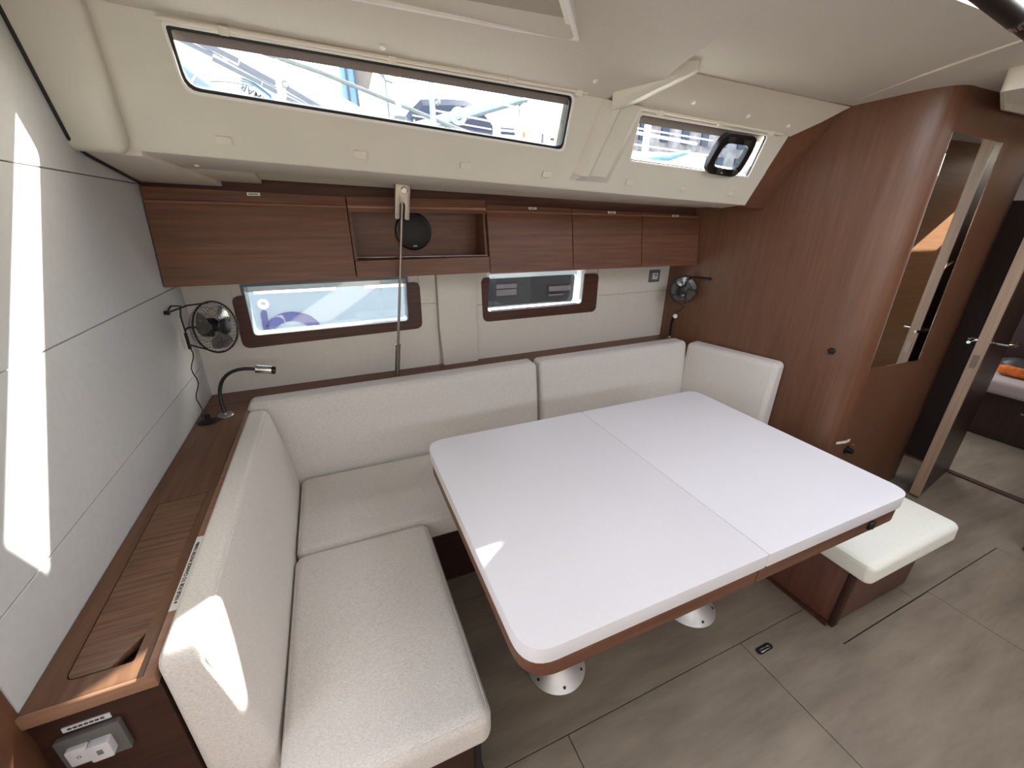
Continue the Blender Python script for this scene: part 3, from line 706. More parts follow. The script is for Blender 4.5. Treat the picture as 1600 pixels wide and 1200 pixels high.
# bench
t = thing('bench', 'low bench with cream cushion on a dark brown box, right of the table', 'bench', (1.95, .78, 0))
b = B().hexa([(1.69, .565, .012), (2.215, .565, .012), (2.215, 1.02, .012), (1.655, 1.02, .012), (1.70, .565, .30), (2.225, .565, .30), (2.225, 1.02, .30), (1.665, 1.02, .30)])
obj('box', b, 'wood_base', t, bevel=.003)
obj('corner_edge', B().hexa([(1.682, .558, 0), (1.716, .558, 0), (1.716, .580, 0), (1.682, .580, 0), (1.692, .558, .30), (1.726, .558, .30), (1.726, .580, .30), (1.692, .580, .30)]), 'wood_front', t, label='darker upright corner post', bevel=.004)
obj('plinth', B().box((1.665, .575, 0), (2.21, 1.01, .012)), 'wood_dark', t)
def f(p):
    e = max(0, (1-(p.x/.31)**4))*max(0, (1-(p.y/.275)**4))
    return Vector((1.938+p.x+.012*(p.z/.052)*-1, .775+p.y, .353+p.z+(.008*e if p.z > 0 else 0)))
obj('cushion', B().rbox((.306, .280, .052), .028, 4, 8, f), 'fabric2', t, smooth=80, label='cream bench cushion')
lp = rrect(1.938-.312+.012, .775-.270, 1.938+.290, .775+.270, .025, 4)
obj('piping', B().tube([(x-.012, y, .396) for x, y in lp+[lp[0]]], .002, 6, False), 'fabric2', t)
# floor lift ring
t = thing('floor_latch', 'small recessed metal lifting latch in the floor by the table', 'latch', (1.305, .60, 0))
F0 = Vector((1.345, .607, 0))
b = B().plate(rrect(1.305, .594, 1.385, .620, .012, 5), [], lambda x, y, d: (x, y, d), .0002, .0022)
obj('recess', b, 'black', t)
obj('ring', B().plate(rrect(1.318, .598, 1.374, .611, .005, 3), [rrect(1.323, .6015, 1.369, .6075, .0025, 2)], lambda x, y, d: (x, y, d), .0022, .0042), 'chrome', t, bevel=.0006)

# ================================================================== TIE ROD
t = thing('tie_rod', 'steel rigging tie rod standing from ledge to side deck before the lockers', 'rod', (.232, 1.955, .80))
r0, r1 = Vector((.228, 1.955, .80)), Vector((.3165, 1.835, 1.690))
rp = lambda k: r0.lerp(r1, k)
obj('rod', B().tube([rp(.20), rp(.93)], .0062, 12), 'steel', t)
obj('turnbuckle', B().tube([rp(0), rp(.02), rp(.195), rp(.20), rp(.205), rp(.212)], [.009, .0115, .0115, .0135, .0135, .0065], 14), 'steel', t)
tt = bpy.data.objects[-1] if False else None
d = (r1-r0).normalized(); sx = Vector((1, 0, 0)); sx = (sx-d*sx.dot(d)).normalized(); nz = d.cross(sx)
FK = lambda u, v, w2: rp(1)+sx*u+d*v+nz*w2
fork = [(-.030, -.155), (-.012, -.155), (-.010, -.150), (-.010, -.085), (-.005, -.077), (.005, -.077), (.010, -.085), (.010, -.150), (.012, -.155), (.030, -.155), (.030, -.02), (.024, .004), (-.024, .004), (-.030, -.02)]
fork[4:8] = [(-.005, -.092), (.005, -.092), (.010, -.100), (.010, -.150)]; fork[3] = (-.010, -.100)
fk = obj('fork_plate', B().plate(fork, [], FK, -.012, .012), 'steel', t, bevel=.003, label='forked steel top bracket')
obj('clevis_pin', B().lathe([(.0135, -.004), (.0135, .006), (.011, .007), (.010, .004), (0, .004)], FK(.004, -.045, -.012), -nz, 20), 'chrome', fk)
obj('deck_plate', B().plate(rrect(-.040, -.0275, .040, .0275, .004, 3), [], lambda u, v, w2: FK(u, .006+w2, v), 0, .006), 'steel', t, bevel=.001)
obj('foot_plate', B().lathe([(.019, 0), (.019, .003), (.013, .007)], (.228, 1.955, .80), (0, 0, 1), 20), 'steel', t)

# ================================================================== FANS
def fan(label, c, axis, R, post, wires, cord, plug, blades=3):
    t = thing('wall_fan', label, 'fan', post, 'clip-on cabin fans')
    a, b_, ax = frame(axis); c = Vector(c)
    cg = obj('cage', B().ring(c, ax, R, .0035, 40, 6), 'black', t)
    b = B(); dep = .034*R/.095
    for sgn, k in ((1, 1.0), (-1, 1.35)):
        nw = 44 if R > .09 else 36
        for i in range(nw):
            th = 2*PI*i/nw; e = a*math.cos(th)+b_*math.sin(th)
            e2 = a*math.cos(th+.35)+b_*math.sin(th+.35)
            b.tube([c+e*R, c+e*R*.93+ax*sgn*dep*.55*k, c+e.lerp(e2, .5).normalized()*R*.66+ax*sgn*dep*.9*k, c+e2*R*.30+ax*sgn*dep*k], .0006, 3, False)
        for rr, hh in ((.80, .78), (.55, .96)): b.ring(c+ax*sgn*dep*hh*k, ax, R*rr, .0008, 36, 4)
    g_ = obj('grille', b, 'black', t)
    obj('badge', B().lathe([(R*.30, 0), (R*.30, .003), (R*.24, .006), (0, .007)], c+ax*dep*.98, ax, 24), 'black', t)
    bb = B()
    hub = obj('hub', B().lathe([(0, -.02), (R*.16, -.02), (R*.17, .008), (R*.10, .016), (0, .018)], c, ax, 20), 'rubber', t)
    for i in range(blades):
        th = 2*PI*i/blades+.6; bl = B(); rows = []
        for j in range(6):
            rr = R*(.14+.72*j/5); row = []
            for k in range(5):
                w2 = (k/4-.5)*(.55+.45*math.sin(PI*j/5*.8))*1.25
                e = a*math.cos(th+w2)+b_*math.sin(th+w2)
                row.append((bl.v(c+e*rr+ax*(w2*.016)), bl.v(c+e*rr+ax*(w2*.016-.0016))))
            rows.append(row)
        for q, w3 in zip(rows, rows[1:]):
            for k in range(4):
                bl.face([q[k][0], q[k+1][0], w3[k+1][0], w3[k][0]]); bl.face([q[k][1], w3[k][1], w3[k+1][1], q[k+1][1]])
        for q in (rows[0], rows[-1]):
            for k in range(4): bl.face([q[k][0], q[k+1][0], q[k+1][1], q[k][1]])
        for k in (0, 4):
            for q, w3 in zip(rows, rows[1:]): bl.face([q[k][0], w3[k][0], w3[k][1], q[k][1]])
        obj('blade', bl, 'fanblade', t, smooth=60)
    obj('motor', B().lathe([(R*.36, -.012), (R*.38, -.02), (R*.36, -.052), (R*.28, -.062), (0, -.064)], c, ax, 24), 'black', t)
    for wpath, r in wires: obj('bracket', B().tube(wpath, r, 6), 'black', t)
    obj('cord', B().tube(cord, .0022, 6), 'black', t)
    if plug:
        p = Vector(plug)
        pl_ = obj('plug', B().lathe([(.036, .0), (.036, .004), (.028, .010), (.010, .013), (.009, .030), (0, .032)], p, (0, 0, 1), 20), 'black', t, label='black plug disc on the ledge')
    return t
def wavy(p, q, n, amp):
    p, q = Vector(p), Vector(q)
    return [p.lerp(q, k/n)+Vector((amp*math.sin(k*1.15), amp*.4*math.cos(k*.9), 0))*(1 if 0 < k < n else 0) for k in range(n+1)]
c1 = Vector((-.432, 1.86, 1.148)); ax1 = Vector((.84, -.53, .10)).normalized()
a1, b1, _ = frame(ax1)
wp = Vector((-.557, 1.93, 1.19)); wq = Vector((-.557, 1.93, 1.075))
top1 = c1+b1*.095-ax1*.004; bot1 = c1-b1*.095-ax1*.004
fan('black wire-caged fan clipped to the pale left wall', c1, ax1, .097, (-.562, 1.93, 1.07),
    [([(-.557, 1.815, 1.222), (-.545, 1.835, 1.242), (-.53, 1.88, 1.232), (-.553, 1.93, 1.185), (-.552, 1.93, 1.12), (-.552, 1.92, 1.07)], .003),
     ([(-.557, 1.815, 1.222), c1+Vector((-.075, .02, .085)), c1+b1*.093], .003), ([(-.552, 1.92, 1.075), bot1+Vector((-.02, 0, -.004)), bot1], .003),
     ([(-.552, 1.93, 1.13), (-.535, 1.92, 1.142), c1-ax1*.05], .004), ([(-.552, 1.925, 1.12), (-.552, 1.925, 1.055)], .006), ([(-.5635, 1.815, 1.222), (-.548, 1.815, 1.222)], .008)],
    wavy((-.550, 1.92, 1.06), (-.538, 1.775, .81), 14, .007), (-.520, 1.775, .8005))
c2 = BH(.165, 1.138, .075); ax2 = (Vector((0, 0, 1.45))-c2).normalized(); ax2 = (ax2+Vector((-.1, 0, 0))).normalized()
a2, b2, _ = frame(ax2)
fan('small black fan on the brown bulkhead in the far corner', c2, ax2, .086, BH(.165, 1.05, 0),
    [([c2+a2*.0+b2*.06-ax2*.01, BH(.20, 1.215, .03), BH(.285, 1.212, .006)], .005), ([BH(.285, 1.212, -.002), BH(.285, 1.212, .012)], .009), ([c2-b2*.086, c2-b2*.10], .006)],
    [c2-b2*.095, BH(.15, 1.02, .012), BH(.10, .97, .010), BH(.085, .90, .010), BH(.09, .81, .012)], None, 5)

# ================================================================== LAMPS
t = thing('reading_lamp', 'black gooseneck reading lamp with steel head in the left corner', 'lamp', (-.465, 1.80, .80), 'gooseneck reading lamps')
obj('base', B().lathe([(.029, .0), (.029, .006), (.026, .010), (.012, .011), (.011, .020)], (-.465, 1.80, .80), (0, 0, 1), 28), 'steel', t)
nk = []
for k in range(15):
    a = k/14
    P = [Vector((-.465, 1.80, .81)), Vector((-.490, 1.83, .93)), Vector((-.44, 1.83, 1.005)), Vector((-.325, 1.82, .975))]
    nk.append(P[0]*(1-a)**3+P[1]*3*a*(1-a)**2+P[2]*3*a*a*(1-a)+P[3]*a**3)
obj('neck', B().tube(nk, .0068, 10), 'black', t)
hd = Vector((.985, -.05, -.19)).normalized(); hp = Vector((-.330, 1.82, .976))
obj('head', B().lathe([(.008, -.004), (.0155, 0), (.0160, .004), (.0160, .062), (.0148, .066), (.0125, .066), (.0125, .058), (0, .058)], hp, hd, 24), 'chrome', t, label='polished steel head')
obj('head_rim', B().lathe([(.0163, .056), (.0163, .069), (.0128, .069), (.0128, .060), (0, .060)], hp, hd, 24), 'black', t)
lb = (2.035, 2.035, .80)
t = thing('reading_lamp', 'black gooseneck reading lamp with pale head in the far right corner', 'lamp', lb, 'gooseneck reading lamps')
obj('base', B().lathe([(.024, .0), (.024, .006), (.012, .010), (.0105, .018)], lb, (0, 0, 1), 24), 'steel', t)
obj('neck', B().tube([(2.035, 2.035, .81), (2.032, 2.037, .87), (2.028, 2.03, .925), (2.022, 2.015, .955), (2.018, 1.995, .964)], .0068, 10), 'black', t)
obj('head', B().lathe([(.010, -.002), (.0135, 0), (.0135, .045), (.011, .048), (0, .050)], (2.019, 2.0, .964), (-.68, -.72, .12), 20), 'offwhite', t, label='pale cylindrical head facing the camera')

# light switch on the hull lining
t = thing('light_switch', 'square grey light switch with white rocker on the hull lining', 'switch', HU(1.925, 1.165, 0))
obj('frame', B().plate(quad_round([(1.882, 1.166), (1.966, 1.166), (1.966, 1.242), (1.882, 1.242)], .004), [], HU, -.012, 0), 'greyplate', t, bevel=.002)
obj('rocker', B().plate(quad_round([(1.902, 1.184), (1.946, 1.184), (1.946, 1.224), (1.902, 1.224)], .003), [], HU, -.018, -.010), 'switchwhite', t, bevel=.0015)
obj('mark', B().box((1.918, 2.1205, 1.206), (1.930, 2.1225, 1.214)), 'ink', t)

# small things on the bulkhead
k0 = BH(.985, .935, .0)
tag(obj('door_knob', B().lathe([(.016, -.002), (.017, .012), (.014, .016), (0, .017)], k0, (BN.x, BN.y, 0), 6), 'black'), 'small black hexagonal knob on the wooden bulkhead', 'knob')
nn = Vector((2.368, 1.062, 0))
lw = [(2.366, 1.0715), (2.412, 1.0585), (2.46, 1.0600)]
b = B()
for (xa, ya), (xc, yc) in zip(lw, lw[1:]): b.hexa([(xa, ya-.004, .434), (xc, yc-.004, .437), (xc, yc+.001, .437), (xa, ya+.001, .434), (xa, ya-.004, .448), (xc, yc-.004, .451), (xc, yc+.001, .451), (xa, ya+.001, .448)])
tag(obj('wall_label', b, 'white'), 'small white label strip low on the bulkhead behind the table', 'label')
t = thing('power_socket', 'small black socket with brass tip low on the bulkhead', 'socket', (2.47, 1.06, .385))
obj('body', B().lathe([(.024, -.002), (.024, .008), (.016, .012), (.014, .034), (0, .034)], (2.46, 1.06, .385), (0, -1, .1), 20), 'black', t)
obj('tip', B().lathe([(.006, .0), (.006, .012), (0, .014)], (2.475, 1.045, .418), (.3, -1, .6), 12), 'brass', t)

# ================================================================== CEILING FITTINGS
PADS = [(-.229, .030), (.142, .034), (.496, .028), (.822, .024), (1.217, .022), (1.522, .022), (1.828, .020)]
names = ['first', 'second', 'third', 'fourth', 'fifth', 'sixth', 'last']
for (x, hw), nm in zip(PADS, names):
    w_ = .021-.003*min(1, max(0, x)); u = .045
    o = obj('press_pad', B().plate(rrect(x-w_, u-.010, x+w_, u+.010, .003, 2), [], CR, -.001, .006), 'offwhite', bevel=.002)
    tag(o, 'small square cream pad below the coachroof windows, %s from the left' % nm, 'pad', 'press pads along the coachroof')
SL = [(-.337, 'first'), (.096, 'second'), (.451, 'third'), (1.268, 'fourth'), (1.90, 'last')]
for x, nm in SL:
    c = SO(x, .33, .0); c2_ = c
    o = obj('spot_light', B().lathe([(.0075, -.002), (.0075, .0015), (.005, .0035), (0, .004)], c, (0, -.15, -1), 14), 'white')
    tag(o, 'tiny white round spotlight under the side deck, %s from the left' % nm, 'light', 'tiny spotlights under the side deck')
SB = [(.2205, 1.425, 'above the left half of the long window'), (.895, 1.39, 'above the right end of the long window'), (1.345, 1.41, 'leftmost on the sloped panel'), (1.665, 1.43, 'middle of three on the sloped panel'), (1.93, 1.44, 'rightmost on the sloped panel')]
for x, y, nm in SB:
    if x < 1.1: z = zc(x, y)
    else:
        t_ = (x-1.115)/.99; y0 = 1.335+.05*t_; k = (y-y0)/(1.464-y0); za = zc(x, y0)-.004
        zm_ = za*.45+ze(x)*.55-.012*(1-t_)
        z = za+(zm_-za)*k*2 if k < .5 else zm_+(ze(x)-.004-zm_)*(k-.5)*2
    o = obj('screw_cap', B().lathe([(.0085, -.004), (.0085, .003), (.006, .006), (0, .007)], (x, y, z), (0, -.3, -1), 16), 'white')
    tag(o, 'white round screw cap on the ceiling, %s' % nm, 'cap', 'ceiling screw caps')
# ceiling hatch surround
t = thing('hatch_surround', 'cream moulded hatch surround with closed blind at the top of the view', 'hatch', (.3, 1.15, 2.04))
zh = lambda x, y: zc(x, y)
HQ = [(-.35, 1.262), (-.35, .80), (.40, .80), (.752, 1.262)]
hq = lambda d: quad_round(inset(HQ, d), max(.01, .04-d*.6), 6)
Zp = lambda x, y, d: Vector((x, y, 2.026-d))
obj('rim', B().plate(hq(0), [hq(.014)], Zp, -.03, .016), 'white', t, bevel=.004)
obj('inner_rim', B().plate(hq(.012), [hq(.030)], Zp, -.03, .004), 'offwhite', t, bevel=.002)
obj('blind', B().plate(hq(.026), [], Zp, -.006, .0), 'shade', t)
# box frame at top right
t = thing('ceiling_light_box', 'white framed fitting on the ceiling at the right edge by the mirror bulkhead', 'fitting', (2.9, .82, 1.97))
fr = [(2.30, .925), (2.665, 1.048), (3.10, 1.048), (3.10, .60), (2.30, .60)]
Zb = lambda x, y, d: Vector((x, y, 2.055-d))
ifr = inset(quad_round(fr[::-1], .015), .012)
obj('frame', B().plate(quad_round(fr[::-1], .015), [ifr], Zb, 0, .075), 'offwhite', t, bevel=.004)
obj('lens', B().plate(inset(quad_round(fr[::-1], .015), .011), [], Zb, .0, .052), 'white', t)
# grab rail overhead
t = thing('grab_rail', 'black wrapped overhead grab rail with steel collar, top right corner', 'rail', (1.4, .57, 1.93))
A_, B_ = Vector((.40, .44, 1.93)), Vector((1.75, .605, 1.93))
obj('grip', B().tube([A_, A_.lerp(B_, .693)], .0195, 16), 'black', t)
obj('collar', B().tube([A_.lerp(B_, .693), A_.lerp(B_, .712)], .0205, 16), 'chrome', t, label='bright steel collar')
obj('grip', B().tube([A_.lerp(B_, .712), B_], .0185, 16), 'black', t)
for q in (A_, B_): obj('stanchion', B().tube([q, q+Vector((0, 0, .125))], .012, 12), 'chrome', t)

# ================================================================== DOOR, FORWARD CABIN
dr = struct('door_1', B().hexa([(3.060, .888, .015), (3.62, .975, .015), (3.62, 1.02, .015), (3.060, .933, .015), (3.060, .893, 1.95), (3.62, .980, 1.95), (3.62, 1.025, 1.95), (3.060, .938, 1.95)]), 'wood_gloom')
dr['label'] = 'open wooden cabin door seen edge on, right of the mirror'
obj('edge_strip', B().hexa([(3.052, .887, .015), (3.061, .887, .015), (3.061, .934, .015), (3.052, .934, .015), (3.052, .892, 1.95), (3.061, .892, 1.95), (3.061, .939, 1.95), (3.052, .939, 1.95)]), 'doorpale', dr, label='pale door edge')
hl = obj('handle', B().tube([(3.10, .985, .965), (3.095, .965, .965), (3.03, .955, .968), (2.985, .945, .970)], .008, 10), 'chrome', dr, label='bright lever handle')
obj('handle', B().tube([(3.11, .93, .965), (3.115, .84, .965), (3.17, .83, .962), (3.235, .842, .960)], .008, 10), 'chrome', dr, label='bright lever handle')
obj('spindle', B().tube([(3.105, .90, .965), (3.105, .975, .965)], .013, 12), 'chrome', dr)
obj('strike', B().box((3.050, .900, .83), (3.0525, .925, .90)), 'steel', dr)
t = thing('berth', 'pale forward cabin berth seen through the doorway', 'bed', (4.9, 1.2, 0))
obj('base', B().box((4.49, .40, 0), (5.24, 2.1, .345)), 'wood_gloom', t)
obj('mattress', B().rbox((.40, .86, .055), .03, 3, 6, lambda p: Vector((4.84+p.x, 1.255+p.y, .402+p.z))), 'mattress', t, smooth=80)
obj('drawer_knob', B().lathe([(.012, 0), (.012, .01), (0, .014)], (4.489, .985, .255), (-1, 0, 0), 12), 'chrome', t)
t = thing('bag', 'small black and orange bag lying on the forward berth', 'bag', (4.72, 1.10, .457))
def bagf(c, s, k):
    def f(p): return Vector((c[0]+p.x*s[0]*(1-.25*p.z), c[1]+p.y*s[1]*(1+.12*math.sin(5*p.x)), c[2]+p.z*s[2]*(1-.3*abs(p.x))))
    return f
obj('body', B().rbox((1, 1, 1), .7, 4, 3, bagf((4.73, 1.12, .525), (.10, .15, .068), 1)), 'black', t, smooth=80)
obj('pocket', B().rbox((1, 1, 1), .6, 4, 3, bagf((4.645, 1.15, .500), (.035, .10, .042), 1)), 'orange', t, smooth=80)
obj('strap', B().tube([(4.66, 1.01, .50), (4.60, .97, .475), (4.585, .92, .466)], .009, 8), 'black', t)

# ================================================================== OUTSIDE THE WINDOWS
struct('ground', B().box((-14, 3.2, -1.2), (24, 40, -1.0)), plain('harbour_water', (120, 142, 158), .12, var=.1, scale=3))
# boat close alongside, left: pale hull with blue letter
t = thing('neighbouring_boat', 'pale blue-white boat hull with blue lettering outside the left window', 'boat', (-.6, 4.2, -1.0))
hf = lambda x, z, d: Vector((x, 3.3+.12*(1.05-z)+d, z))
b = B(); rows = []
for x in (-7, -3, -1, 0, .6, .98, 1.05):
    k = 0 if x < .9 else (x-.9)*.3
    rows.append([b.v((x, 3.75-k, -1)), b.v((x, 3.45+k, .2)), b.v((x, 3.3+k, 1.0)), b.v((x, 3.3+k, 1.07)), b.v((x, 4.6, 1.10)), b.v((x, 4.6, -1))])
for r0_, r1_ in zip(rows, rows[1:]):
    for i in range(6): b.face([r0_[i], r0_[(i+1) % 6], r1_[(i+1) % 6], r1_[i]])
b.face(rows[0]); b.face(rows[-1][::-1])
obj('hull', b, 'palehull', t)
hs = lambda x, z, d: Vector((x, 3.3+(max(0, 1.0-z))*.1875-d, z))
M['royal'] = plain('royal_blue', (12, 22, 78), .4, var=.06, scale=40)
stem = [(-.515, .60), (-.470, .60), (-.454, .918), (-.475, .926), (-.492, .908)]
obj('lettering', B().plate(stem, [], hs, 0, .012), 'royal', t, label='blue letter')
arc = [(-.475, .80)]
o_, i_ = [], []
for k in range(17):
    a = PI*(1-k/16); o_.append((-.31+.195*math.cos(a), .725+.175*math.sin(a))); i_.append((-.315+.135*math.cos(a), .70+.135*math.sin(a)))
arc = o_+[(o_[-1][0], .58), (i_[-1][0], .58)]+i_[::-1]
obj('lettering', B().plate(arc, [], hs, 0, .012), 'royal', t)
obj('drain', B().lathe([(.024, 0), (.034, .003), (.034, .010), (.024, .013), (.017, .008), (.014, -.002), (0, -.002)], hs(-.461, .972, -.002), (0, -1, .05), 28), 'white', t, label='white through-hull ring')
for x0, x1 in ((-.50, .02), (.22, .50)):
    obj('gunwale_strip', B().box((x0, 3.285, 1.045), (x1, 3.30, 1.10)), 'gel', t)
# dark boat, right
M['nightgrey'] = plain('dark_grey_hull_paint', (15, 16, 17), .6, var=.06, scale=9, spec=.08)
M['darkhull'] = plain('dark_grey_gelcoat', (36, 38, 41), .2, var=.05, scale=9)
M['purplegrey'] = plain('mauve_grey_panel', (46, 41, 44), .6, var=.08, scale=12, spec=.1)
t = thing('neighbouring_boat', 'dark grey boat hull with mauve painted window reflections outside the right hull window', 'boat', (3, 4.2, -1.0))
b = B(); rows = []
for x in (1.262, 1.5, 3, 7, 9):
    rows.append([b.v((x, 3.6, -1)), b.v((x, 3.32, .5)), b.v((x, 3.28, 1.13)), b.v((x, 4.6, 1.16)), b.v((x, 4.6, -1))])
for r0_, r1_ in zip(rows, rows[1:]):
    for i in range(5): b.face([r0_[i], r0_[(i+1) % 5], r1_[(i+1) % 5], r1_[i]])
b.face(rows[0]); b.face(rows[-1][::-1])
obj('hull', b, 'nightgrey', t)
for x0, z0, x1, z1 in ((1.268, .925, 1.455, .975), (1.268, .985, 1.455, 1.02), (1.77, .935, 2.0, .978), (1.77, .895, 1.92, .908), (2.06, .90, 2.12, .915)):
    obj('window_reflection', B().box((x0, 3.27, z0), (x1, 3.31, z1)), 'purplegrey', t)  # mauve rectangles paint the reflections seen in the dark hull
# boat across: white deck moulding with grey stripes and liferaft lettering
M['stripe'] = plain('grey_stripe', (74, 77, 84), .5, var=.04)
M['paleblue'] = plain('pale_blue_post', (120, 158, 178), .4, var=.03)
M['slate'] = plain('slate_canvas', (40, 46, 62), .85, var=.08, scale=20)
M['bluecanvas'] = plain('blue_canvas', (92, 124, 172), .8, var=.05, scale=20)
M['tancanvas'] = plain('tan_canvas', (108, 98, 90), .8, var=.05)
M['wire'] = plain('grey_wire', (90, 96, 94), .4, .3)
t = thing('striped_sail_cover', 'white sloping sail cover with diagonal grey stripes and lettering outside the long window', 'cover', (-.3, 4.1, 1.3))
sf_ = lambda x, z, d: Vector((x, 4.0-d+.12*(z-2.2), z))
obj('cover', B().plate(quad_round([(-1.6, 1.3), (.50, 1.3), (.50, 2.30), (-.10, 2.58), (-.9, 2.98), (-1.6, 3.0)], .04), [], sf_, -.12, 0), 'gel', t, bevel=.03)
def stripe(p, q, wd):
    p, q = Vector(p), Vector(q); e = (q-p).normalized(); nn = Vector((-e.y, e.x))*wd
    obj('stripe', B().plate([tuple(p-nn), tuple(q-nn), tuple(q+nn), tuple(p+nn)], [], sf_, 0, .008), 'stripe', t)
for p, q, wd in (((-.752, 2.656), (-.539, 2.571), .014), ((-.543, 2.551), (-.267, 2.434), .014), ((-.262, 2.430), (-.172, 2.387), .015),
                 ((-.664, 2.653), (-.479, 2.562), .004), ((-.453, 2.548), (-.172, 2.414), .004), ((-.611, 2.649), (-.388, 2.557), .017), ((-.386, 2.542), (-.172, 2.444), .018),
                 ((-.107, 2.423), (.191, 2.273), .018), ((-.113, 2.387), (.123, 2.283), .005), ((-.119, 2.356), (.056, 2.288), .014)): stripe(p, q, wd)
tx = text_mesh('lettering', 'RIMAR', .066, sf_(-.318, 2.357, .012), (-.863, 0, .505), (-.505, 0, -.863), 'darkhull', t, .002)
obj('emblem', B().plate([(-.222, 2.372), (-.186, 2.300), (-.212, 2.282), (-.196, 2.330), (-.236, 2.338)], [], sf_, 0, .012), 'blueink', t)
obj('emblem', B().plate([(-.222, 2.356), (-.260, 2.385), (-.310, 2.418), (-.355, 2.434), (-.398, 2.440), (-.398, 2.434), (-.356, 2.427), (-.313, 2.410), (-.264, 2.377), (-.226, 2.350)], [], sf_, 0, .012), 'blueink', t)
obj('emblem', B().plate([(-.220, 2.366), (-.258, 2.396), (-.308, 2.430), (-.355, 2.448), (-.392, 2.455), (-.392, 2.449), (-.356, 2.441), (-.311, 2.422), (-.262, 2.388), (-.224, 2.360)], [], sf_, 0, .012), 'ink', t)
# fender
t = thing('fender', 'grey-blue bundled fender with white ropes beyond the long window', 'fender', (-.66, 3.9, 2.27))
e0, e1 = Vector((-.745, 3.84, 2.44)), Vector((-.50, 3.84, 2.255))
obj('body', B().tube([e0.lerp(e1, k) for k in (0, .06, .18, .4, .62, .85, .95, 1)], [.022, .05, .062, .05, .058, .05, .026, .012], 14), 'palehull', t, smooth=60)
for k in (.15, .42): obj('rope', B().ring(e0.lerp(e1, k), e1-e0, .060, .006, 18, 5), 'gel', t)
obj('line', B().tube([e0.lerp(e1, .4), (-.45, 3.86, 2.385), (-.30, 3.88, 2.38)], .004, 5), 'wire', t)
# our own lifeline, stanchions and shroud foot
t = thing('lifeline', 'grey rigging cable slanting down across the long window', 'cable', (.3, 2.6, 1.9))
obj('cable', B().tube([(-.35, 2.6, 2.285), (-.30, 2.6, 2.275), (.092, 2.6, 2.195), (.46, 2.6, 2.096), (.722, 2.6, 2.024), (1.1, 2.6, 1.93), (2.2, 2.7, 1.6), (2.9, 3.3, 1.14)], .010, 8), 'wire', t)
for x, nm in ((-.082, 'left'), (.568, 'right')):
    t = thing('stanchion', 'pale blue-white guard rail post outside the long window, %s one' % nm, 'post', (x, 2.3, 1.70), 'guard rail posts')
    obj('post', B().tube([(x, 2.3, 1.70), (x-.004, 2.3, 2.145 if x < 0 else 2.135)], .0135, 12), 'paleblue', t)
    obj('socket', B().lathe([(.024, 0), (.024, .05), (.016, .06)], (x, 2.3, 1.70), (0, 0, 1), 16), 'steel', t)
    obj('clip', B().ring((x+.02, 2.295, 2.06), (0, 1, .0), .012, .004, 14, 5), 'wire', t)
for zz in (1.985, 2.07):
    tag(obj('guard_wire', B().tube([(.568, 2.3, zz+.04), (1.1, 2.3, zz), (2.4, 2.3, zz-.05)], .004, 6), 'gel'), 'white guard wire strung from the right post, %s' % ('lower one' if zz < 2 else 'upper one'), 'wire', 'guard wires')
t = thing('shroud_fitting', 'steel shroud turnbuckle on its deck bracket outside the long window', 'fitting', (.39, 2.2, 1.80))
obj('wire', B().tube([(.386, 2.2, 2.01), (.375, 2.2, 2.35)], .007, 8), 'steel', t)
obj('turnbuckle', B().tube([(.388, 2.2, 1.93), (.388, 2.2, 1.97), (.387, 2.2, 2.0), (.386, 2.2, 2.06), (.384, 2.2, 2.12), (.383, 2.2, 2.16)], [.006, .007, .011, .016, .017, .008], 10), 'steel', t)
obj('bracket', B().box((.362, 2.185, 1.80), (.418, 2.215, 1.968)), 'stripe', t, bevel=.006)
struct('side_deck', B().box((-2.6, 1.67, 1.715), (1.2, 2.32, 1.735)), 'deckgrey')
# neighbours in the middle
t = thing('awning', 'blue awning panel with dark poles beyond the long window', 'awning', (.38, 4.5, 1.6))
obj('cloth', B().plate([(.315, 2.9), (.43, 2.9), (.47, 1.095), (.325, 1.095)], [], lambda x, z, d: Vector((x, 4.5+d, z)), 0, .03), 'bluecanvas', t)
for x0, x1 in ((.362, .385), (.43, .462)): obj('pole', B().tube([(x0, 4.48, 2.9), (x1, 4.48, 1.6)], .010, 8), 'darkhull', t)
tag(obj('furled_sail', B().plate([(.425, 2.9), (.66, 2.9), (.60, 2.72), (.55, 2.58), (.44, 2.63)], [], lambda x, z, d: Vector((x, 4.6+d, z)), 0, .08), 'tancanvas', bevel=.02), 'tan folded sail hanging beyond the long window', 'sail')
t = thing('mast_gear', 'white mast gear with thin struts beyond the middle of the long window', 'mast', (.75, 4.6, 1.3))
obj('mast', B().tube([(.74, 5.0, -1.0), (.74, 5.0, 4.6)], .05, 14), 'gel', t)
for P in ([(.60, 4.55, 2.8), (.70, 4.55, 2.68), (.80, 4.55, 2.66)], [(.66, 4.55, 2.85), (.70, 4.55, 2.68), (.71, 4.55, 2.2)], [(.71, 4.55, 2.5), (.69, 4.55, 2.1)]): obj('strut', B().tube(P, .010, 6), 'wire', t)
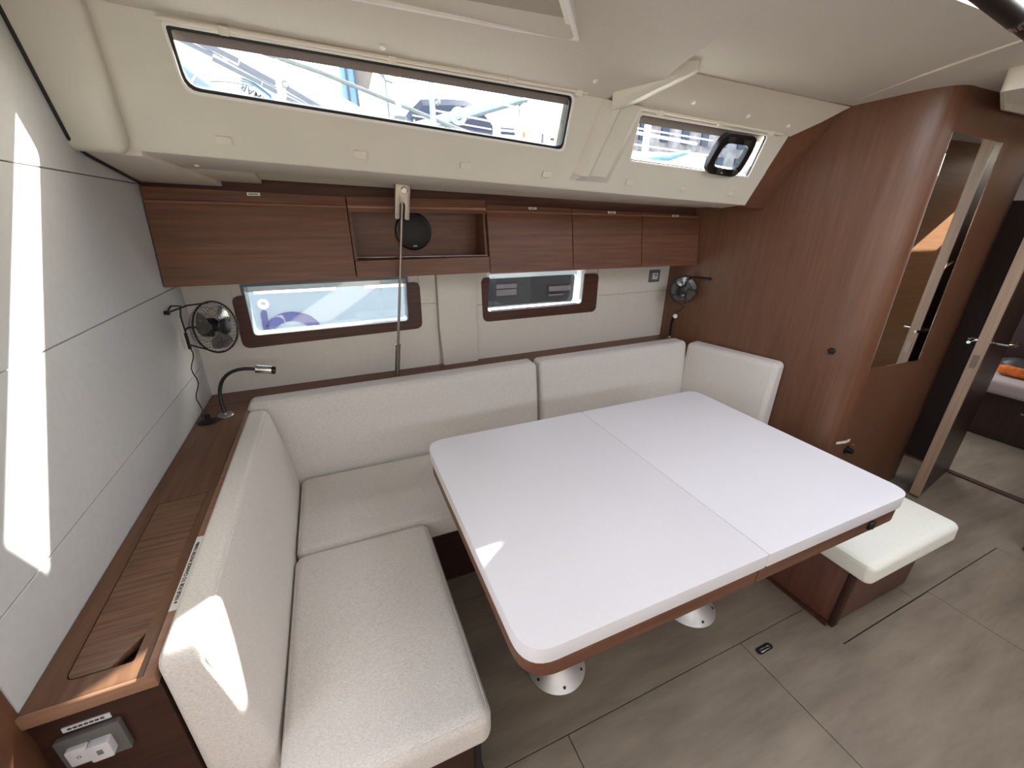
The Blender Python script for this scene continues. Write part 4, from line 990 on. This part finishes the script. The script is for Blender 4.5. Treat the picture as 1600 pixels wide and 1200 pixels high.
# sprayhood with boom
t = thing('sprayhood', 'slate blue canvas sprayhood on the boat beyond the long window', 'sprayhood', (1.2, 4.4, 1.9))
b = B(); rows = []
for x, top in ((.83, 2.40), (.95, 2.505), (1.2, 2.53), (1.36, 2.535), (1.52, 2.48), (1.60, 2.40)):
    rows.append([b.v((x, 4.2, 1.152)), b.v((x, 4.2, top-.06)), b.v((x, 4.27, top)), b.v((x, 4.9, top-.03)), b.v((x, 4.9, 1.152))])
for r0_, r1_ in zip(rows, rows[1:]):
    for i in range(5): b.face([r0_[i], r0_[(i+1) % 5], r1_[(i+1) % 5], r1_[i]])
b.face(rows[0]); b.face(rows[-1][::-1])
obj('canvas', b, 'slate', t, smooth=20)
for P in ([(.85, 4.19, 2.36), (1.58, 4.19, 2.31)], [(1.05, 4.19, 2.46), (1.10, 4.19, 2.50)], [(1.42, 4.19, 2.49), (1.47, 4.19, 2.45)], [(.86, 4.19, 2.33), (.92, 4.19, 2.1)]): obj('piping', B().tube(P, .006, 5), 'gel', t)
t = thing('boom', 'pale blue boom slanting up across the sprayhood', 'boom', (1.2, 3.9, 2.1))
obj('spar', B().tube([(.55, 3.9, 2.13), (1.75, 3.9, 2.52)], .045, 14), 'paleblue', t)
obj('crutch', B().tube([(1.75, 3.9, 1.145), (1.75, 3.9, 2.5)], .02, 10), 'steel', t)
obj('groove', B().tube([(.60, 3.87, 2.105), (1.80, 3.87, 2.495)], .012, 8), 'stripe', t)
obj('rope_coil', B().ring((1.16, 3.84, 2.32), (.2, 1, .1), .05, .016, 20, 6), 'gel', t)
# white boat to the right
t = thing('white_cabin_boat', 'bright white boat cabin with small markings at the right of the long window', 'boat', (2.6, 5.4, 1.2))
b = B(); rows = []
for x, zt in ((1.55, 2.30), (1.9, 2.55), (2.6, 2.95), (3.2, 3.0), (3.6, 2.9)):
    rows.append([b.v((x, 5.0, -1)), b.v((x, 5.0, zt-.15)), b.v((x, 5.15, zt)), b.v((x, 6, zt)), b.v((x, 6, -1))])
for r0_, r1_ in zip(rows, rows[1:]):
    for i in range(5): b.face([r0_[i], r0_[(i+1) % 5], r1_[(i+1) % 5], r1_[i]])
b.face(rows[0]); b.face(rows[-1][::-1])
obj('cabin', b, 'gel', t, smooth=25)
for x0, z0, x1, z1, m_ in ((2.0, 2.47, 2.16, 2.485, 'stripe'), (2.0, 2.42, 2.17, 2.445, 'slate'), (2.27, 2.41, 2.30, 2.46, 'orange'), (2.52, 2.35, 2.54, 2.46, 'stripe'), (2.64, 2.40, 2.68, 2.425, 'ink'), (2.76, 2.385, 2.85, 2.415, 'ink')):
    obj('marking', B().box((x0, 4.985, z0), (x1, 5.005, z1)), m_, t)
obj('emblem', B().ring((2.715, 4.99, 2.405), (0, 1, 0), .032, .006, 20, 5), 'brass', t)
# beyond the short window: stone quay building, mast, white boat, blue cover
t = thing('quay_building', 'grey stone quayside building beyond the short window', 'building', (9, 14, -1))
obj('wall', B().box((7.5, 14, -1), (17, 15, 7.5)), plain('rough_stone', (104, 98, 98), .9, var=.3, scale=2.2), t)
rnd = random.Random(4)
for i in range(9):
    for j in range(4):
        obj('window', B().box((8.0+i*1.0, 13.94, 2.4+j*.9), (8.35+i*1.0, 14.02, 2.95+j*.9)), 'slate', t)
obj('ledge', B().box((7.5, 13.9, 4.85), (17, 14.05, 5.0)), 'gel', t)
t = thing('white_mast', 'white mast with crossbar seen through the short window', 'mast', (5.0, 6.0, 1.0))
obj('pole', B().tube([(4.87, 6, -1.0), (4.87, 6, 4.2)], .05, 12), 'gel', t)
obj('crossbar', B().tube([(4.5, 5.98, 2.78), (5.9, 5.98, 2.70)], .022, 8), 'gel', t)
t = thing('white_deckhouse', 'white deckhouse with blue cover seen through the short window', 'boat', (5.6, 6.6, 1))
obj('house', B().hexa([(4.55, 6.2, -1), (6.9, 6.2, -1), (6.9, 7.4, -1), (4.55, 7.4, -1), (4.8, 6.3, 2.58), (6.5, 6.3, 2.62), (6.5, 7.3, 2.62), (4.8, 7.3, 2.58)]), 'gel', t, bevel=.05)
obj('blue_cover', B().tube([(5.05, 6.1, 2.45), (5.45, 6.1, 2.48), (5.9, 6.1, 2.60)], [.03, .045, .03], 12), 'bluecanvas', t)
# opening port in the short window
t = thing('opening_port', 'black framed opening port in the short coachroof window', 'porthole', CR(1.71, .09, .0))
oq = quad_round([(1.566, .118), (1.782, .114), (1.788, .266), (1.582, .262)], [.05, .055, .045, .055], 6)
iq = quad_round([(1.600, .146), (1.752, .141), (1.758, .232), (1.612, .230)], [.028, .03, .025, .03], 6)
obj('frame', B().plate(oq, [iq], CR, .002, .026), 'black', t, bevel=.006)
obj('pane', B().plate(iq, [], CR, .008, .012), 'glass', t)
for x in (1.632, 1.725): obj('hinge', B().plate(rrect(x-.02, .233, x+.02, .252, .004, 2), [], CR, .022, .034), 'rubber', t, bevel=.002)
for x in (1.645, 1.74): obj('knob', B().lathe([(.014, 0), (.014, .012), (.009, .016), (0, .017)], CR(x, .134, .024), (0, -.905, -.425), 10), 'rubber', t)
obj('mark', B().plate(rrect(1.648, .1235, 1.676, .1275, .001, 1), [], CR, .026, .0275), 'switchwhite', t)

for o in bpy.data.objects:
    if '_l' in o: del o['_l']
